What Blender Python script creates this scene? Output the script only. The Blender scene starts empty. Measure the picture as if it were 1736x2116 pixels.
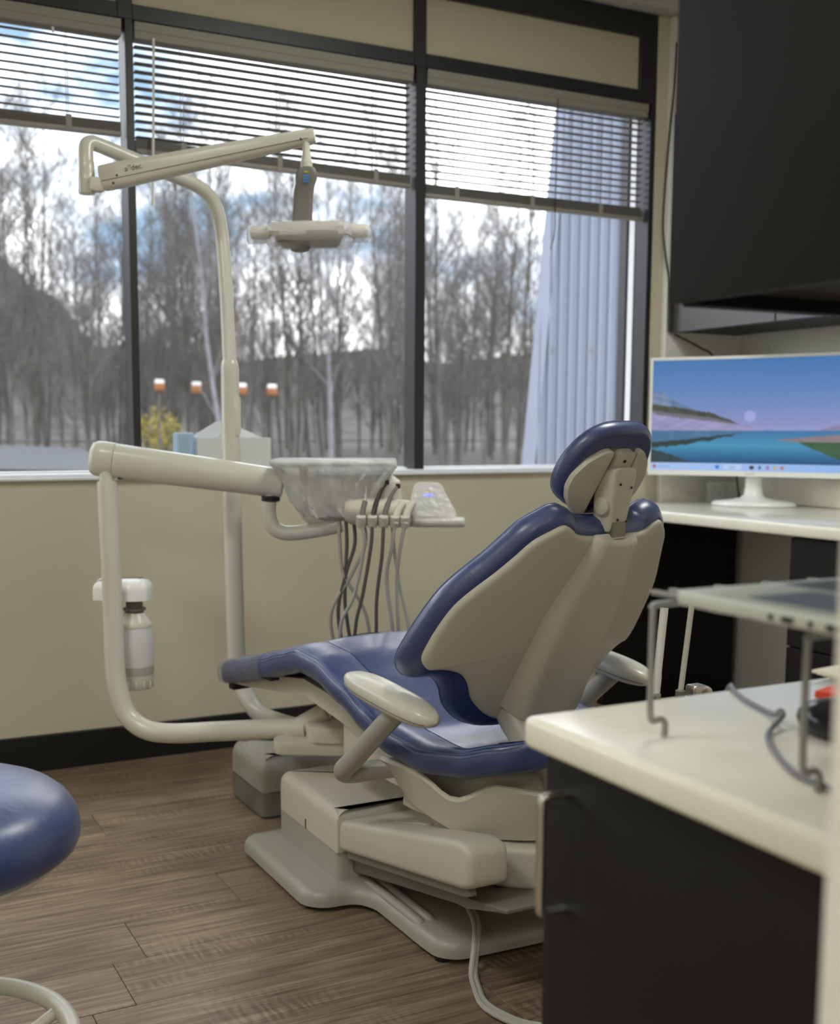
import bpy, bmesh, math, random
from mathutils import Vector, Matrix
from math import sin, cos, pi, radians
random.seed(7)
SC = bpy.context.scene
COL = SC.collection

# ------------------------------------------------------------------ camera
F_PX, PX, PY = 2383.47, 794.2, 1168.05
YAW, PITCH, ROLL = radians(26.637), radians(6.647), radians(-0.160)
fwd = Vector((sin(YAW)*cos(PITCH), cos(YAW)*cos(PITCH), -sin(PITCH)))
right = Vector((cos(YAW), -sin(YAW), 0))
down = fwd.cross(right)
r2 = right*cos(ROLL)+down*sin(ROLL)
d2 = down*cos(ROLL)-right*sin(ROLL)
cam = bpy.data.cameras.new('camera')
cam.sensor_fit = 'HORIZONTAL'; cam.sensor_width = 36.0
cam.lens = F_PX/1736*36
cam.shift_x = (868-PX)/1736; cam.shift_y = (PY-1058)/1736
cam.clip_start = .02; cam.clip_end = 2000
cam.dof.use_dof = True; cam.dof.focus_distance = 1.98; cam.dof.aperture_fstop = 5.6
co = bpy.data.objects.new('camera', cam); COL.objects.link(co)
co.matrix_world = Matrix(((r2.x, -d2.x, -fwd.x, 0), (r2.y, -d2.y, -fwd.y, 0), (r2.z, -d2.z, -fwd.z, 1.03), (0, 0, 0, 1)))
SC.camera = co

# ------------------------------------------------------------------ sky
SC.view_settings.view_transform = 'Standard'; SC.view_settings.look = 'None'
SC.view_settings.exposure = 0.0; SC.view_settings.gamma = 1.0
SC.view_settings.use_curve_mapping = False
W = bpy.data.worlds.new('sky'); SC.world = W; W.use_nodes = True
nt = W.node_tree; nt.nodes.clear()
def wn(t, **k):
    n = nt.nodes.new(t)
    for a, b in k.items(): setattr(n, a, b)
    return n
tc = wn('ShaderNodeTexCoord'); mp = wn('ShaderNodeMapping'); mp.inputs['Scale'].default_value = (1, 1, 2.4)
nz = wn('ShaderNodeTexNoise'); nz.inputs['Scale'].default_value = 3.2; nz.inputs['Detail'].default_value = 7; nz.inputs['Roughness'].default_value = .55
rp = wn('ShaderNodeValToRGB'); e = rp.color_ramp.elements
e[0].position = .41; e[0].color = (.098, .152, .215, 1); e[1].position = .57; e[1].color = (1, 1.0, 1.0, 1)
bg = wn('ShaderNodeBackground'); bg.inputs['Strength'].default_value = 5.0
wo = wn('ShaderNodeOutputWorld')
for a, b in ((tc.outputs['Generated'], mp.inputs['Vector']), (mp.outputs[0], nz.inputs['Vector']), (nz.outputs['Fac'], rp.inputs[0]), (rp.outputs[0], bg.inputs['Color']), (bg.outputs[0], wo.inputs['Surface'])):
    nt.links.new(a, b)

# ceiling troffers (two tubes each); the panels themselves are built with the ceiling
TROFFERS = [(-.5, 1.25), (.75, .05), (1.75, 2.1), (-.5, -.9), (1.4, -1.1)]  # all out of view; third one placed there to brighten the desk wall
TROFFER_W = 21.0

# ------------------------------------------------------------------ helpers
def s2l(c):
    return tuple(((v/255/12.92) if v/255 <= .04045 else ((v/255+.055)/1.055)**2.4) for v in c)
MATS = {}
def mat(name, rgb, rough=.5, metal=0, spec=.5, bump=0, bscale=200, var=0, vscale=4, alpha=1, coat=0, emit=0):
    if name in MATS: return MATS[name]
    m = bpy.data.materials.new(name); m.use_nodes = True
    t = m.node_tree; p = t.nodes['Principled BSDF']; c = s2l(rgb)+(1,)
    p.inputs['Base Color'].default_value = c; p.inputs['Roughness'].default_value = rough
    p.inputs['Metallic'].default_value = metal; p.inputs['Specular IOR Level'].default_value = spec
    p.inputs['Coat Weight'].default_value = coat
    if emit:
        p.inputs['Emission Color'].default_value = c; p.inputs['Emission Strength'].default_value = emit
    g = t.nodes.new('ShaderNodeNewGeometry')
    if var:
        n = t.nodes.new('ShaderNodeTexNoise'); n.inputs['Scale'].default_value = vscale; n.inputs['Detail'].default_value = 4
        r = t.nodes.new('ShaderNodeValToRGB')
        r.color_ramp.elements[0].color = tuple(x*(1-var) for x in c[:3])+(1,); r.color_ramp.elements[1].color = tuple(min(1, x*(1+var)) for x in c[:3])+(1,)
        r.color_ramp.elements[0].position = .3; r.color_ramp.elements[1].position = .7
        t.links.new(g.outputs['Position'], n.inputs['Vector']); t.links.new(n.outputs['Fac'], r.inputs[0]); t.links.new(r.outputs[0], p.inputs['Base Color'])
    if bump:
        n = t.nodes.new('ShaderNodeTexNoise'); n.inputs['Scale'].default_value = bscale; n.inputs['Detail'].default_value = 3
        b = t.nodes.new('ShaderNodeBump'); b.inputs['Strength'].default_value = bump; b.inputs['Distance'].default_value = .002
        t.links.new(g.outputs['Position'], n.inputs['Vector']); t.links.new(n.outputs['Fac'], b.inputs['Height']); t.links.new(b.outputs[0], p.inputs['Normal'])
    MATS[name] = m; return m

def film_mat(name, tint, clear=.6, rough=.15, bump=0, bscale=60):
    """thin clear sheet: part transparent, part glossy / milky"""
    m = bpy.data.materials.new(name); m.use_nodes = True; t = m.node_tree; t.nodes.clear()
    o = t.nodes.new('ShaderNodeOutputMaterial'); tr = t.nodes.new('ShaderNodeBsdfTransparent')
    p = t.nodes.new('ShaderNodeBsdfPrincipled'); p.inputs['Base Color'].default_value = s2l(tint)+(1,); p.inputs['Roughness'].default_value = rough
    mx = t.nodes.new('ShaderNodeMixShader'); mx.inputs[0].default_value = 1-clear
    if bump:
        g = t.nodes.new('ShaderNodeNewGeometry')
        n = t.nodes.new('ShaderNodeTexNoise'); n.inputs['Scale'].default_value = bscale; n.inputs['Detail'].default_value = 3
        b = t.nodes.new('ShaderNodeBump'); b.inputs['Strength'].default_value = bump; b.inputs['Distance'].default_value = .004
        t.links.new(g.outputs['Position'], n.inputs['Vector']); t.links.new(n.outputs['Fac'], b.inputs['Height']); t.links.new(b.outputs[0], p.inputs['Normal'])
    t.links.new(tr.outputs[0], mx.inputs[1]); t.links.new(p.outputs[0], mx.inputs[2]); t.links.new(mx.outputs[0], o.inputs[0])
    MATS[name] = m; return m

MW = {}
def obj(name, bm, m, parent=None, angle=38, kind=None, label=None):
    me = bpy.data.meshes.new(name)
    if parent is not None: bm.transform(MW[parent.name].inverted())
    bmesh.ops.recalc_face_normals(bm, faces=bm.faces[:])
    bm.to_mesh(me); bm.free()
    me.polygons.foreach_set('use_smooth', [True]*len(me.polygons)); me.set_sharp_from_angle(angle=radians(angle))
    me.materials.append(m)
    o = bpy.data.objects.new(name, me); COL.objects.link(o)
    if parent is not None: o.parent = parent; MW[o.name] = MW[parent.name]
    else: MW[o.name] = Matrix.Identity(4)
    if kind: o['kind'] = kind
    if label: o['label'] = label
    return o
def thing(name, label, cat, loc=(0, 0, 0), rotz=0, group=None):
    o = bpy.data.objects.new(name, None); COL.objects.link(o); o.empty_display_size = .05
    o.location = loc; o.rotation_euler = (0, 0, rotz)
    MW[o.name] = Matrix.Translation(loc) @ Matrix.Rotation(rotz, 4, 'Z')
    o['label'] = label; o['category'] = cat
    if group: o['group'] = group
    return o
def struct(name, bm, m, parent=None, angle=38):
    return obj(name, bm, m, parent, angle, None if parent else 'structure')
def tag(o, label, cat, group=None):
    o['label'] = label; o['category'] = cat
    if group: o['group'] = group
    return o
def B(): return bmesh.new()
def box(bm, lo, hi, bev=0, seg=2, M=None):
    lo, hi = Vector(lo), Vector(hi)
    r = bmesh.ops.create_cube(bm, size=1); vs = r['verts']
    for v in vs: v.co = Vector(((v.co.x+.5)*(hi.x-lo.x)+lo.x, (v.co.y+.5)*(hi.y-lo.y)+lo.y, (v.co.z+.5)*(hi.z-lo.z)+lo.z))
    if bev:
        es = list({e for v in vs for e in v.link_edges})
        r = bmesh.ops.bevel(bm, geom=es, offset=bev, segments=seg, affect='EDGES', profile=.5)
        vs = list({v for f in r['faces'] for v in f.verts} | {v for v in vs if v.is_valid})
    if M is not None:
        for v in vs: v.co = M @ v.co
    return bm
def loft(bm, rings, cap0=True, cap1=True, closed=True):
    vr = [[bm.verts.new(p) for p in r] for r in rings]; n = len(vr[0])
    for a, b in zip(vr, vr[1:]):
        for i in range(n if closed else n-1):
            j = (i+1) % n
            bm.faces.new((a[i], a[j], b[j], b[i]))
    if cap0 and closed: bm.faces.new(vr[0][::-1])
    if cap1 and closed: bm.faces.new(vr[-1])
    return bm
def catmull(pts, n=6, closed=False):
    P = [Vector(p) for p in pts]; out = []; N = len(P)
    for i in range(N if closed else N-1):
        if closed: a, b, c, d = P[i-1], P[i], P[(i+1) % N], P[(i+2) % N]
        else: b, c = P[i], P[i+1]; a = P[i-1] if i else b*2-c; d = P[i+2] if i+2 < N else c*2-b
        for k in range(n):
            t = k/n
            out.append(.5*((2*b)+(c-a)*t+(2*a-5*b+4*c-d)*t*t+(3*b-a-3*c+d)*t**3))
    if not closed: out.append(P[-1])
    return out
def tube(bm, pts, r, seg=12, sm=0, closed=False, rr=None):
    P = catmull(pts, sm, closed) if sm else [Vector(p) for p in pts]
    N = len(P); rings = []; nrm = None
    for i in range(N):
        a = P[i-1] if (i or closed) else P[i]; b = P[(i+1) % N] if (i+1 < N or closed) else P[i]
        t = (b-a).normalized()
        if nrm is None:
            nrm = t.orthogonal().normalized()
        nrm = (nrm-t*nrm.dot(t)).normalized(); bn = t.cross(nrm)
        R = r if rr is None else rr[min(len(rr)-1, int(i*len(rr)/N))] if len(rr) != N else rr[i]
        rings.append([P[i]+(nrm*cos(2*pi*k/seg)+bn*sin(2*pi*k/seg))*R for k in range(seg)])
    if closed: rings.append(rings[0]); return loft_closed(bm, rings[:-1])
    return loft(bm, rings)
def loft_closed(bm, rings):
    vr = [[bm.verts.new(p) for p in r] for r in rings]; n = len(vr[0]); N = len(vr)
    # align last ring to the first to hide twist
    for i in range(N):
        a, b = vr[i], vr[(i+1) % N]; sh = 0
        if i == N-1: sh = min(range(n), key=lambda s: (a[0].co-b[s].co).length)
        for k in range(n):
            bm.faces.new((a[k], a[(k+1) % n], b[(k+1+sh) % n], b[(k+sh) % n]))
    return bm
def lathe(bm, prof, c=(0, 0, 0), axis=(0, 0, 1), seg=28):
    c = Vector(c); q = Vector((0, 0, 1)).rotation_difference(Vector(axis).normalized())
    rings = [[c + q @ Vector((r*cos(2*pi*k/seg), r*sin(2*pi*k/seg), z)) for k in range(seg)] for r, z in prof]
    return loft(bm, rings)
def cyl(bm, a, b, r, seg=20, bev=.0):
    a, b = Vector(a), Vector(b); L = (b-a).length
    pr = [(r, 0), (r, L)] if not bev else [(r-bev, 0), (r-.3*bev, .3*bev), (r, bev), (r, L-bev), (r-.3*bev, L-.3*bev), (r-bev, L)]
    return lathe(bm, pr, a, b-a, seg)
def prism(bm, poly, z0, z1, bev=0, seg=3, bev_bottom=False, M=None):
    """polygon in xy with softened top rim; M maps the local frame to the world"""
    n = len(poly); area = sum(poly[i][0]*poly[(i+1) % n][1]-poly[(i+1) % n][0]*poly[i][1] for i in range(n))
    if area < 0: poly = poly[::-1]
    def inset(d):
        out = []
        for i in range(n):
            p0, p1, p2 = Vector(poly[i-1]), Vector(poly[i]), Vector(poly[(i+1) % n])
            e1 = (p1-p0).normalized(); e2 = (p2-p1).normalized()
            n1 = Vector((-e1.y, e1.x)); n2 = Vector((-e2.y, e2.x)); b = n1+n2
            k = d*2/max(.6, b.dot(b))
            out.append(p1+b*k)
        return out
    rings = []
    if bev_bottom:
        for k in range(seg): t = k/seg*pi/2; rings.append([(p.x, p.y, z0+bev*(1-sin(t))) for p in inset(bev*(1-cos(t)))][:])
        rings = [[(p.x, p.y, z0+bev*(1-sin(t*pi/2/seg))) for p in inset(bev*(1-cos(t*pi/2/seg)))] for t in range(seg, 0, -1)]
    rings.append([(p.x, p.y, z0+(bev if bev_bottom else 0)) for p in inset(0)])
    if bev:
        for k in range(seg+1): t = k/seg*pi/2; rings.append([(p.x, p.y, z1-bev*(1-sin(t))) for p in inset(bev*(1-cos(t)))])
    else: rings.append([(p.x, p.y, z1) for p in inset(0)])
    rings = [[Vector(p) for p in r] for r in rings]
    if M is not None: rings = [[M @ p for p in r] for r in rings]
    return loft(bm, rings)
def rounded(poly, r, seg=5):
    """round the corners of a polygon"""
    out = []; n = len(poly)
    for i in range(n):
        a, b, c = Vector(poly[i-1]), Vector(poly[i]), Vector(poly[(i+1) % n])
        rr = r[i] if isinstance(r, (list, tuple)) else r
        d1 = (a-b); d2 = (c-b); rr = min(rr, d1.length*.48, d2.length*.48)
        p, q = b+d1.normalized()*rr, b+d2.normalized()*rr
        for k in range(seg+1):
            t = k/seg; out.append(((1-t)**2*p+2*t*(1-t)*b+t*t*q).to_tuple())
    return out
def interp(tab, x):
    tab = sorted(tab)
    if x <= tab[0][0]: return tab[0][1]
    for (a, b), (c, d) in zip(tab, tab[1:]):
        if x <= c:
            t = (x-a)/(c-a); t = t*t*(3-2*t)*.5+t*.5
            return b+(d-b)*t
    return tab[-1][1]

# ------------------------------------------------------------------ materials
m_wall = mat('beige_wall_paint', (204, 197, 176), .8, bump=.35, bscale=170)
m_pale = mat('pale_wall_paint', (232, 231, 224), .8, bump=.35, bscale=170)
m_spandrel = mat('spandrel_panel', (196, 188, 166), .7)
m_frame = mat('dark_anodised_metal', (25, 25, 30), .42, spec=.7)
m_black = mat('black_vinyl', (16, 15, 16), .5)
m_sill = mat('white_sill', (232, 234, 238), .4)
m_ceil = mat('ceiling_tile', (200, 198, 190), .9, bump=.4, bscale=300)
m_grid = mat('ceiling_grid', (208, 206, 198), .6)
m_cab = mat('espresso_laminate', (15, 13, 12), .5, spec=.35, var=.12, vscale=30)
m_cabedge = mat('espresso_edge', (62, 57, 55), .35)
m_top = mat('cream_quartz', (238, 235, 222), .16, spec=.5, var=.05, vscale=9)
m_plastic = mat('warm_grey_plastic', (196, 191, 178), .42, bump=.06, bscale=900)
m_enamel = mat('cream_enamel', (206, 204, 192), .25)
m_grey = mat('grey_base_paint', (162, 160, 152), .35, bump=.1, bscale=700)
m_dgrey = mat('dark_grey_plastic', (116, 113, 106), .5)
m_blue = mat('blue_vinyl', (44, 60, 112), .45, spec=.7, bump=.10, bscale=260, coat=.6)
for k_, v_ in (('Sheen Weight', .05), ('Sheen Roughness', .35), ('Coat Roughness', .3)): m_blue.node_tree.nodes['Principled BSDF'].inputs[k_].default_value = v_
m_blue.node_tree.nodes['Principled BSDF'].inputs['Sheen Tint'].default_value = (.75, .84, 1, 1)
_t = m_blue.node_tree; _g = _t.nodes.new('ShaderNodeNewGeometry'); _n = _t.nodes.new('ShaderNodeTexNoise'); _n.inputs['Scale'].default_value = 16; _n.inputs['Detail'].default_value = 6; _n.inputs['Distortion'].default_value = 1.5
_b2 = _t.nodes.new('ShaderNodeBump'); _b2.inputs['Strength'].default_value = .22; _b2.inputs['Distance'].default_value = .012
_b1 = [n for n in _t.nodes if n.type == 'BUMP' and n != _b2][0]
_t.links.new(_g.outputs['Position'], _n.inputs['Vector']); _t.links.new(_n.outputs['Fac'], _b2.inputs['Height']); _t.links.new(_b2.outputs[0], _b1.inputs['Normal'])
m_bluestitch = mat('blue_stitching', (104, 120, 168), .5)
m_seam = mat('navy_seam', (30, 38, 72), .5)
m_steel = mat('brushed_steel', (196, 193, 186), .34, metal=1)
m_wire = mat('grey_wire', (150, 150, 148), .42, metal=.3)
m_white = mat('white_gloss', (238, 238, 236), .18)
m_bottle = mat('milky_bottle', (214, 214, 216), .3)
m_liquid = mat('bottle_liquid', (178, 174, 166), .3)
m_hose_l = mat('light_hose', (178, 176, 168), .45)
m_hose_d = mat('dark_hose', (98, 96, 92), .45)
m_tip = mat('dark_instrument', (60, 58, 56), .35)
m_dark = mat('black_rubber', (14, 14, 15), .5)
m_screw = mat('screw_metal', (58, 56, 54), .35, metal=.7)
m_slat = mat('blind_slat', (122, 120, 116), .5)
m_slat2 = mat('blind_rail', (150, 146, 136), .5)
m_cordw = mat('blind_cord', (225, 225, 230), .6)
m_cordl = mat('ladder_tape', (150, 147, 142), .6)
m_film = film_mat('clear_wrap', (230, 230, 230), .62, .12, 1.0, 70)
m_bag = film_mat('milky_sleeve', (228, 230, 228), .38, .16, 1.0, 38)
m_glass = film_mat('window_glass', (255, 255, 255), .97, .02)
m_acrylic = film_mat('clear_acrylic', (235, 238, 240), .82, .05)

# chair frame: u to the patient's right-hand side of the picture, v towards the toe end
CO = Vector((1.27, 1.87, 0)); CA = radians(10)
CU = Vector((cos(CA), sin(CA), 0)); CV = Vector((-sin(CA), cos(CA), 0)); CZ = Vector((0, 0, 1))
def wor(u, v, z): return CO+CU*u+CV*v+CZ*z

# ------------------------------------------------------------------ floor
def floor_mat():
    m = bpy.data.materials.new('oak_plank'); m.use_nodes = True; t = m.node_tree; p = t.nodes['Principled BSDF']; L = t.links.new
    g = t.nodes.new('ShaderNodeNewGeometry'); oi = t.nodes.new('ShaderNodeObjectInfo')
    ad = t.nodes.new('ShaderNodeVectorMath'); ad.operation = 'ADD'
    sc = t.nodes.new('ShaderNodeVectorMath'); sc.operation = 'SCALE'; sc.inputs['Scale'].default_value = 9
    cx = t.nodes.new('ShaderNodeCombineXYZ'); L(oi.outputs['Random'], cx.inputs[0]); L(oi.outputs['Random'], cx.inputs[1]); L(cx.outputs[0], sc.inputs[0])
    L(g.outputs['Position'], ad.inputs[0]); L(sc.outputs[0], ad.inputs[1])
    def mapn(s):
        k = t.nodes.new('ShaderNodeMapping'); k.inputs['Scale'].default_value = s; L(ad.outputs[0], k.inputs['Vector']); return k
    def noise(s, scale, detail=6, rough=.6, dist=0):
        n = t.nodes.new('ShaderNodeTexNoise'); n.inputs['Scale'].default_value = scale; n.inputs['Detail'].default_value = detail; n.inputs['Roughness'].default_value = rough; n.inputs['Distortion'].default_value = dist
        L(mapn(s).outputs[0], n.inputs['Vector']); return n.outputs['Fac']
    def math_(op, a, b):
        n = t.nodes.new('ShaderNodeMath'); n.operation = op
        for i, x in enumerate((a, b)):
            if isinstance(x, (int, float)): n.inputs[i].default_value = x
            else: L(x, n.inputs[i])
        return n.outputs[0]
    grain = noise((1.2, 26, 1), 3.0, 8, .62, .7)
    fine = noise((3, 120, 1), 3.0, 4, .7)
    patch = noise((1.1, 3.5, 1), 2.0, 3)
    wv = t.nodes.new('ShaderNodeTexWave'); wv.inputs['Scale'].default_value = 17; wv.inputs['Distortion'].default_value = 9; wv.inputs['Detail'].default_value = 3; wv.inputs['Detail Scale'].default_value = 1.4
    L(mapn((1, .35, 1)).outputs[0], wv.inputs['Vector'])
    mask = t.nodes.new('ShaderNodeMapRange'); mask.inputs[1].default_value = .5; mask.inputs[2].default_value = .72; L(noise((.9, 4.5, 1), 2.2, 2), mask.inputs[0])
    saw = math_('MULTIPLY', math_('SUBTRACT', wv.outputs['Fac'], .5), math_('MULTIPLY', mask.outputs[0], .15))
    v = math_('ADD', math_('ADD', math_('MULTIPLY', grain, .62), math_('MULTIPLY', fine, .22)), math_('ADD', math_('MULTIPLY', patch, .25), saw))
    r = t.nodes.new('ShaderNodeValToRGB'); E = r.color_ramp.elements
    E[0].position = .36; E[0].color = s2l((72, 58, 47))+(1,); E[1].position = .74; E[1].color = s2l((172, 152, 131))+(1,)
    k = r.color_ramp.elements.new(.53); k.color = s2l((122, 103, 86))+(1,)
    L(v, r.inputs[0]); L(r.outputs[0], p.inputs['Base Color'])
    p.inputs['Roughness'].default_value = .42
    b = t.nodes.new('ShaderNodeBump'); b.inputs['Strength'].default_value = .25; b.inputs['Distance'].default_value = .001; L(v, b.inputs['Height']); L(b.outputs[0], p.inputs['Normal'])
    return m
m_oak = floor_mat()
X0, X1, Y0, Y1, H = -1.7, 3.325, -2.0, 3.52, 2.547
bm = B(); box(bm, (X0, Y0, -.06), (X1, Y1, -.0035)); floor = struct('floor', bm, m_oak)
joints = {2.144: .555, 2.324: .815, 1.964: .488, 2.864: .645}
y = .524
while y < Y1-.01:
    yb = min(y+.18, Y1); j0 = joints.get(round(y, 3), random.uniform(-.2, 1.0)); x = j0-1.22*math.ceil((j0-X0)/1.22)
    while x < X1:
        a, b = max(x, X0), min(x+1.22, X1)
        if b-a > .02:
            bm = B(); box(bm, (a+.0006, y+.0006, -.0035), (b-.0006, yb-.0006, 0), .0008, 1)
            struct('plank', bm, m_oak, floor)
        x += 1.22
    y = round(y+.18, 3)

# ------------------------------------------------------------------ walls
bm = B(); box(bm, (X0, 3.52, 0), (2.888, 3.66, .885)); box(bm, (2.888, 3.52, 0), (X1, 3.66, H))
struct('wall_front', bm, m_wall)
bm = B(); box(bm, (2.936, 3.49, 0), (X1, 3.52, H), .004, 1); struct('wall_corner', bm, m_pale)
bm = B(); box(bm, (X1, Y0, 0), (X1+.1, 3.66, H)); struct('wall_right', bm, m_pale)
bm = B(); box(bm, (X0-.1, Y0, 0), (X0, 3.66, H)); struct('wall_left', bm, m_wall)
bm = B(); box(bm, (X0-.1, Y0-.1, 0), (X1+.1, Y0, H)); struct('wall_back', bm, m_wall)
bm = B(); prism(bm, rounded([(.4215, .22), (1.3, .22), (1.3, .377), (.4215, .377)], [.005, .001, .001, .005]), 0, H)
box(bm, (1.2, .377, 0), (1.3, .905, H)); struct('wall_near', bm, m_pale)
bm = B(); box(bm, (X0, 3.508, 0), (2.6, 3.52, .112), .003, 1); struct('baseboard_front', bm, m_black)
bm = B(); box(bm, (X0, 3.500, .880), (2.888, 3.585, .8895), .002, 1); box(bm, (X0, 3.515, .8895), (2.888, 3.60, .899), .002, 1)
struct('trim_1', bm, m_sill)

# ceiling: tee grid and tiles
bm = B(); box(bm, (X0-.1, Y0-.1, H+.02), (X1+.1, 3.66, H+.08)); ceil = struct('ceiling', bm, m_ceil)
T = .61; NX, NY = 9, 10; ox, oy = X1-NX*T, 3.44-NY*T
tro = {(int((x-ox)//T), int((y-oy)//T)) for x, y in TROFFERS}
for i in range(NX):
    for j in range(NY):
        if (i, j) in tro: continue
        a, b = max(ox+i*T, X0), oy+j*T; b = max(b, Y0)
        if ox+(i+1)*T-a < .05 or oy+(j+1)*T-b < .05: continue
        bm = B(); box(bm, (a+.012, b+.012, H+.004), (ox+(i+1)*T-.012, oy+(j+1)*T-.012, H+.02), .003, 1); struct('ceiling_tile', bm, m_ceil, ceil)
bm = B(); box(bm, (X0, 3.44, H+.003), (X1, 3.52, H+.02)); struct('ceiling_border', bm, m_ceil, ceil)
for i in range(NX+1):
    bm = B(); x = ox+i*T
    if X0 < x: box(bm, (x-.012, Y0, H), (x+.012, 3.52, H+.006)); struct('ceiling_grid_bar', bm, m_grid, ceil)
    else: bm.free()
for j in range(NY+1):
    bm = B(); y = oy+j*T
    if y > Y0: box(bm, (X0, y-.012, H-.0005), (X1, y+.012, H+.006)); struct('ceiling_grid_bar', bm, m_grid, ceil)
    else: bm.free()
m_diff = mat('lit_diffuser', (255, 248, 232), .5, emit=3.0)
for i, j in tro:
    cx_, cy_ = ox+(i+.5)*T, oy+(j+.5)*T
    t = thing('ceiling_light', 'square lit ceiling panel light set in the tile grid', 'ceiling light', (cx_, cy_, H), 0, 'panel lights in the ceiling')
    bm = B(); box(bm, (cx_-.29, cy_-.29, H+.002), (cx_+.29, cy_+.29, H+.018)); obj('housing', bm, m_grid, t)
    bm = B(); box(bm, (cx_-.27, cy_-.27, H-.004), (cx_+.27, cy_+.27, H+.002)); obj('diffuser', bm, m_diff, t)
    L = bpy.data.lights.new('panel_lamp', 'AREA'); L.shape = 'SQUARE'; L.size = .54; L.energy = TROFFER_W; L.color = (.97, 1.0, .955)
    lo = bpy.data.objects.new('panel_lamp', L); COL.objects.link(lo); lo.location = (cx_, cy_, H-.012)

# ------------------------------------------------------------------ windows
def win(n, x0, x1, left_mullion, right_mullion):
    wob = bpy.data.objects.new('window_%d' % n, None); COL.objects.link(wob); wob['kind'] = 'structure'; MW[wob.name] = Matrix.Identity(4)
    for nm, a, b in (('mullion', x0-left_mullion, x0), ('mullion', x1, x1+right_mullion)):
        if b-a > .001:
            bm = B(); box(bm, (b-(.024 if n < 2 else .038 if n == 2 else .023), 3.52, .889), (b, 3.60, 2.233), .0015, 1); box(bm, (a, 3.52, 2.233), (b, 3.66, H), .0015, 1); struct(nm, bm, m_frame, wob)
    bm = B(); box(bm, (x0, 3.521, 2.233), (x1, 3.65, 2.277), .0015, 1); struct('transom', bm, m_frame, wob)
    bm = B(); box(bm, (x0, 3.521, 2.463), (x1, 3.65, H)); struct('header', bm, m_frame, wob)
    bm = B(); x1 += (right_mullion-(.024 if n < 2 else .038 if n == 2 else .023)); box(bm, (x0, 3.575, .889), (x1, 3.62, .905)); struct('bottom_rail', bm, m_sill, wob)
    bm = B(); box(bm, (x0, 3.588, .905), (x1, 3.594, 2.233)); struct('glass_pane', bm, m_glass, wob)
    x1 -= (right_mullion-(.024 if n < 2 else .038 if n == 2 else .023)); bm = B(); box(bm, (x0, 3.535, 2.277), (x1, 3.56, 2.463)); struct('spandrel_panel', bm, m_spandrel, wob)
win(1, X0, .886, 0, .044)
win(2, .930, 1.874, 0, .044)
win(3, 1.918, 2.811, 0, .077)

# ------------------------------------------------------------------ blinds
def blind(name_label, x0, x1, zbot_l, zbot_r, nslat, tilt, ladders, pitch):
    t = thing('window_blind', name_label, 'blind', (x0, 3.55, 2.2))
    w = x1-x0; yc = 3.552
    bm = B(); box(bm, (x0, 3.527, 2.182), (x1, 3.575, 2.232), .003, 1); box(bm, (x0, 3.5245, 2.205), (x1, 3.53, 2.232), .0015, 1); obj('headrail', bm, m_slat2, t)
    zt = 2.178; bm0 = None
    for k in range(nslat):
        z = zt-(k+.5)*pitch
        if bm0 is None:
            bm = B(); n = 4; rows = []
            for i in range(n+1):
                s = (i/n-.5)*.025; crown = .0016*(1-(2*i/n-1)**2)
                rows.append((s*cos(tilt)-crown*sin(tilt), s*sin(tilt)+crown*cos(tilt)))
            # long thin curved slat
            top = [(yc+a, z+b) for a, b in rows]; bot = [(yc+a, z+b-.0007) for a, b in rows[::-1]]
            ring = top+bot
            loft(bm, [[Vector((x0+.004, a, b)) for a, b in ring], [Vector((x1-.004, a, b)) for a, b in ring]])
            first = obj('slat', bm, m_slat, t); z00 = z; bm0 = 1
        else:
            o = first.copy(); COL.objects.link(o); o.parent = t
            o.location = (0, 0, z-z00)
    # gathered slats and bottom rail, hanging slightly out of level
    dz = zbot_r-zbot_l; rot = Matrix.Translation((x0, yc, zbot_l)) @ Matrix.Rotation(-math.atan2(dz, w), 4, 'Y')
    bm = B()
    for k in range(8): box(bm, (.004, -.0125, .014+k*.0034), (w-.004, .0125, .0158+k*.0034), M=rot)
    obj('slat_stack', bm, m_slat, t, kind='stuff')
    bm = B(); box(bm, (.002, -.0135, 0), (w-.002, .0135, .013), .003, 2, M=rot); obj('bottom_rail', bm, m_slat2, t)
    for lx in ladders:
        bm = B()
        for dy in (-.0135, .0135): cyl(bm, (lx, yc+dy, zt+.004), (lx, yc+dy, zbot_l+.02), .0011, 6)
        box(bm, (lx-.009, yc-.0155, zbot_l+dz*(lx-x0)/w-.002), (lx+.009, yc-.014, zbot_l+dz*(lx-x0)/w+.045), .001, 1)
        obj('ladder_cord', bm, m_cordl, t)
    return t
t = blind('left window blind with thin open slats, hanging shortest above the left pane', X0+.02, .898, 1.882, 1.902, 11, radians(2), (-1.3, -.4, .74), .0232)
bm = B(); cyl(bm, (.70, 3.528, 2.18), (.70, 3.528, 2.165), .004, 8); obj('wand_hook', bm, m_cordw, t)
t = blind('middle window blind with thick dark slat lines above the dental light', .936, 1.874, 1.859, 1.843, 13, radians(-9), (1.085, 1.40, 1.74), .0237)
bm = B(); cyl(bm, (.993, 3.524, 2.19), (.981, 3.522, 1.705), .0042, 8); obj('wand', bm, m_white, t)
t = blind('right window blind partly in front of the corrugated metal wall', 1.926, 2.858, 1.819, 1.815, 14, radians(-1), (2.05, 2.36, 2.66), .0235)
bm = B(); tube(bm, [(2.452, 3.526, 2.2), (2.448, 3.524, 1.85), (2.446, 3.522, 1.74), (2.43, 3.522, 1.68)], .0022, 6, 5); obj('pull_cord', bm, m_tip, t)

# ------------------------------------------------------------------ dental chair
ch = thing('dental_chair', 'blue vinyl dental patient chair with grey plastic back on a grey floor base', 'dental chair', CO, CA)
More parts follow.
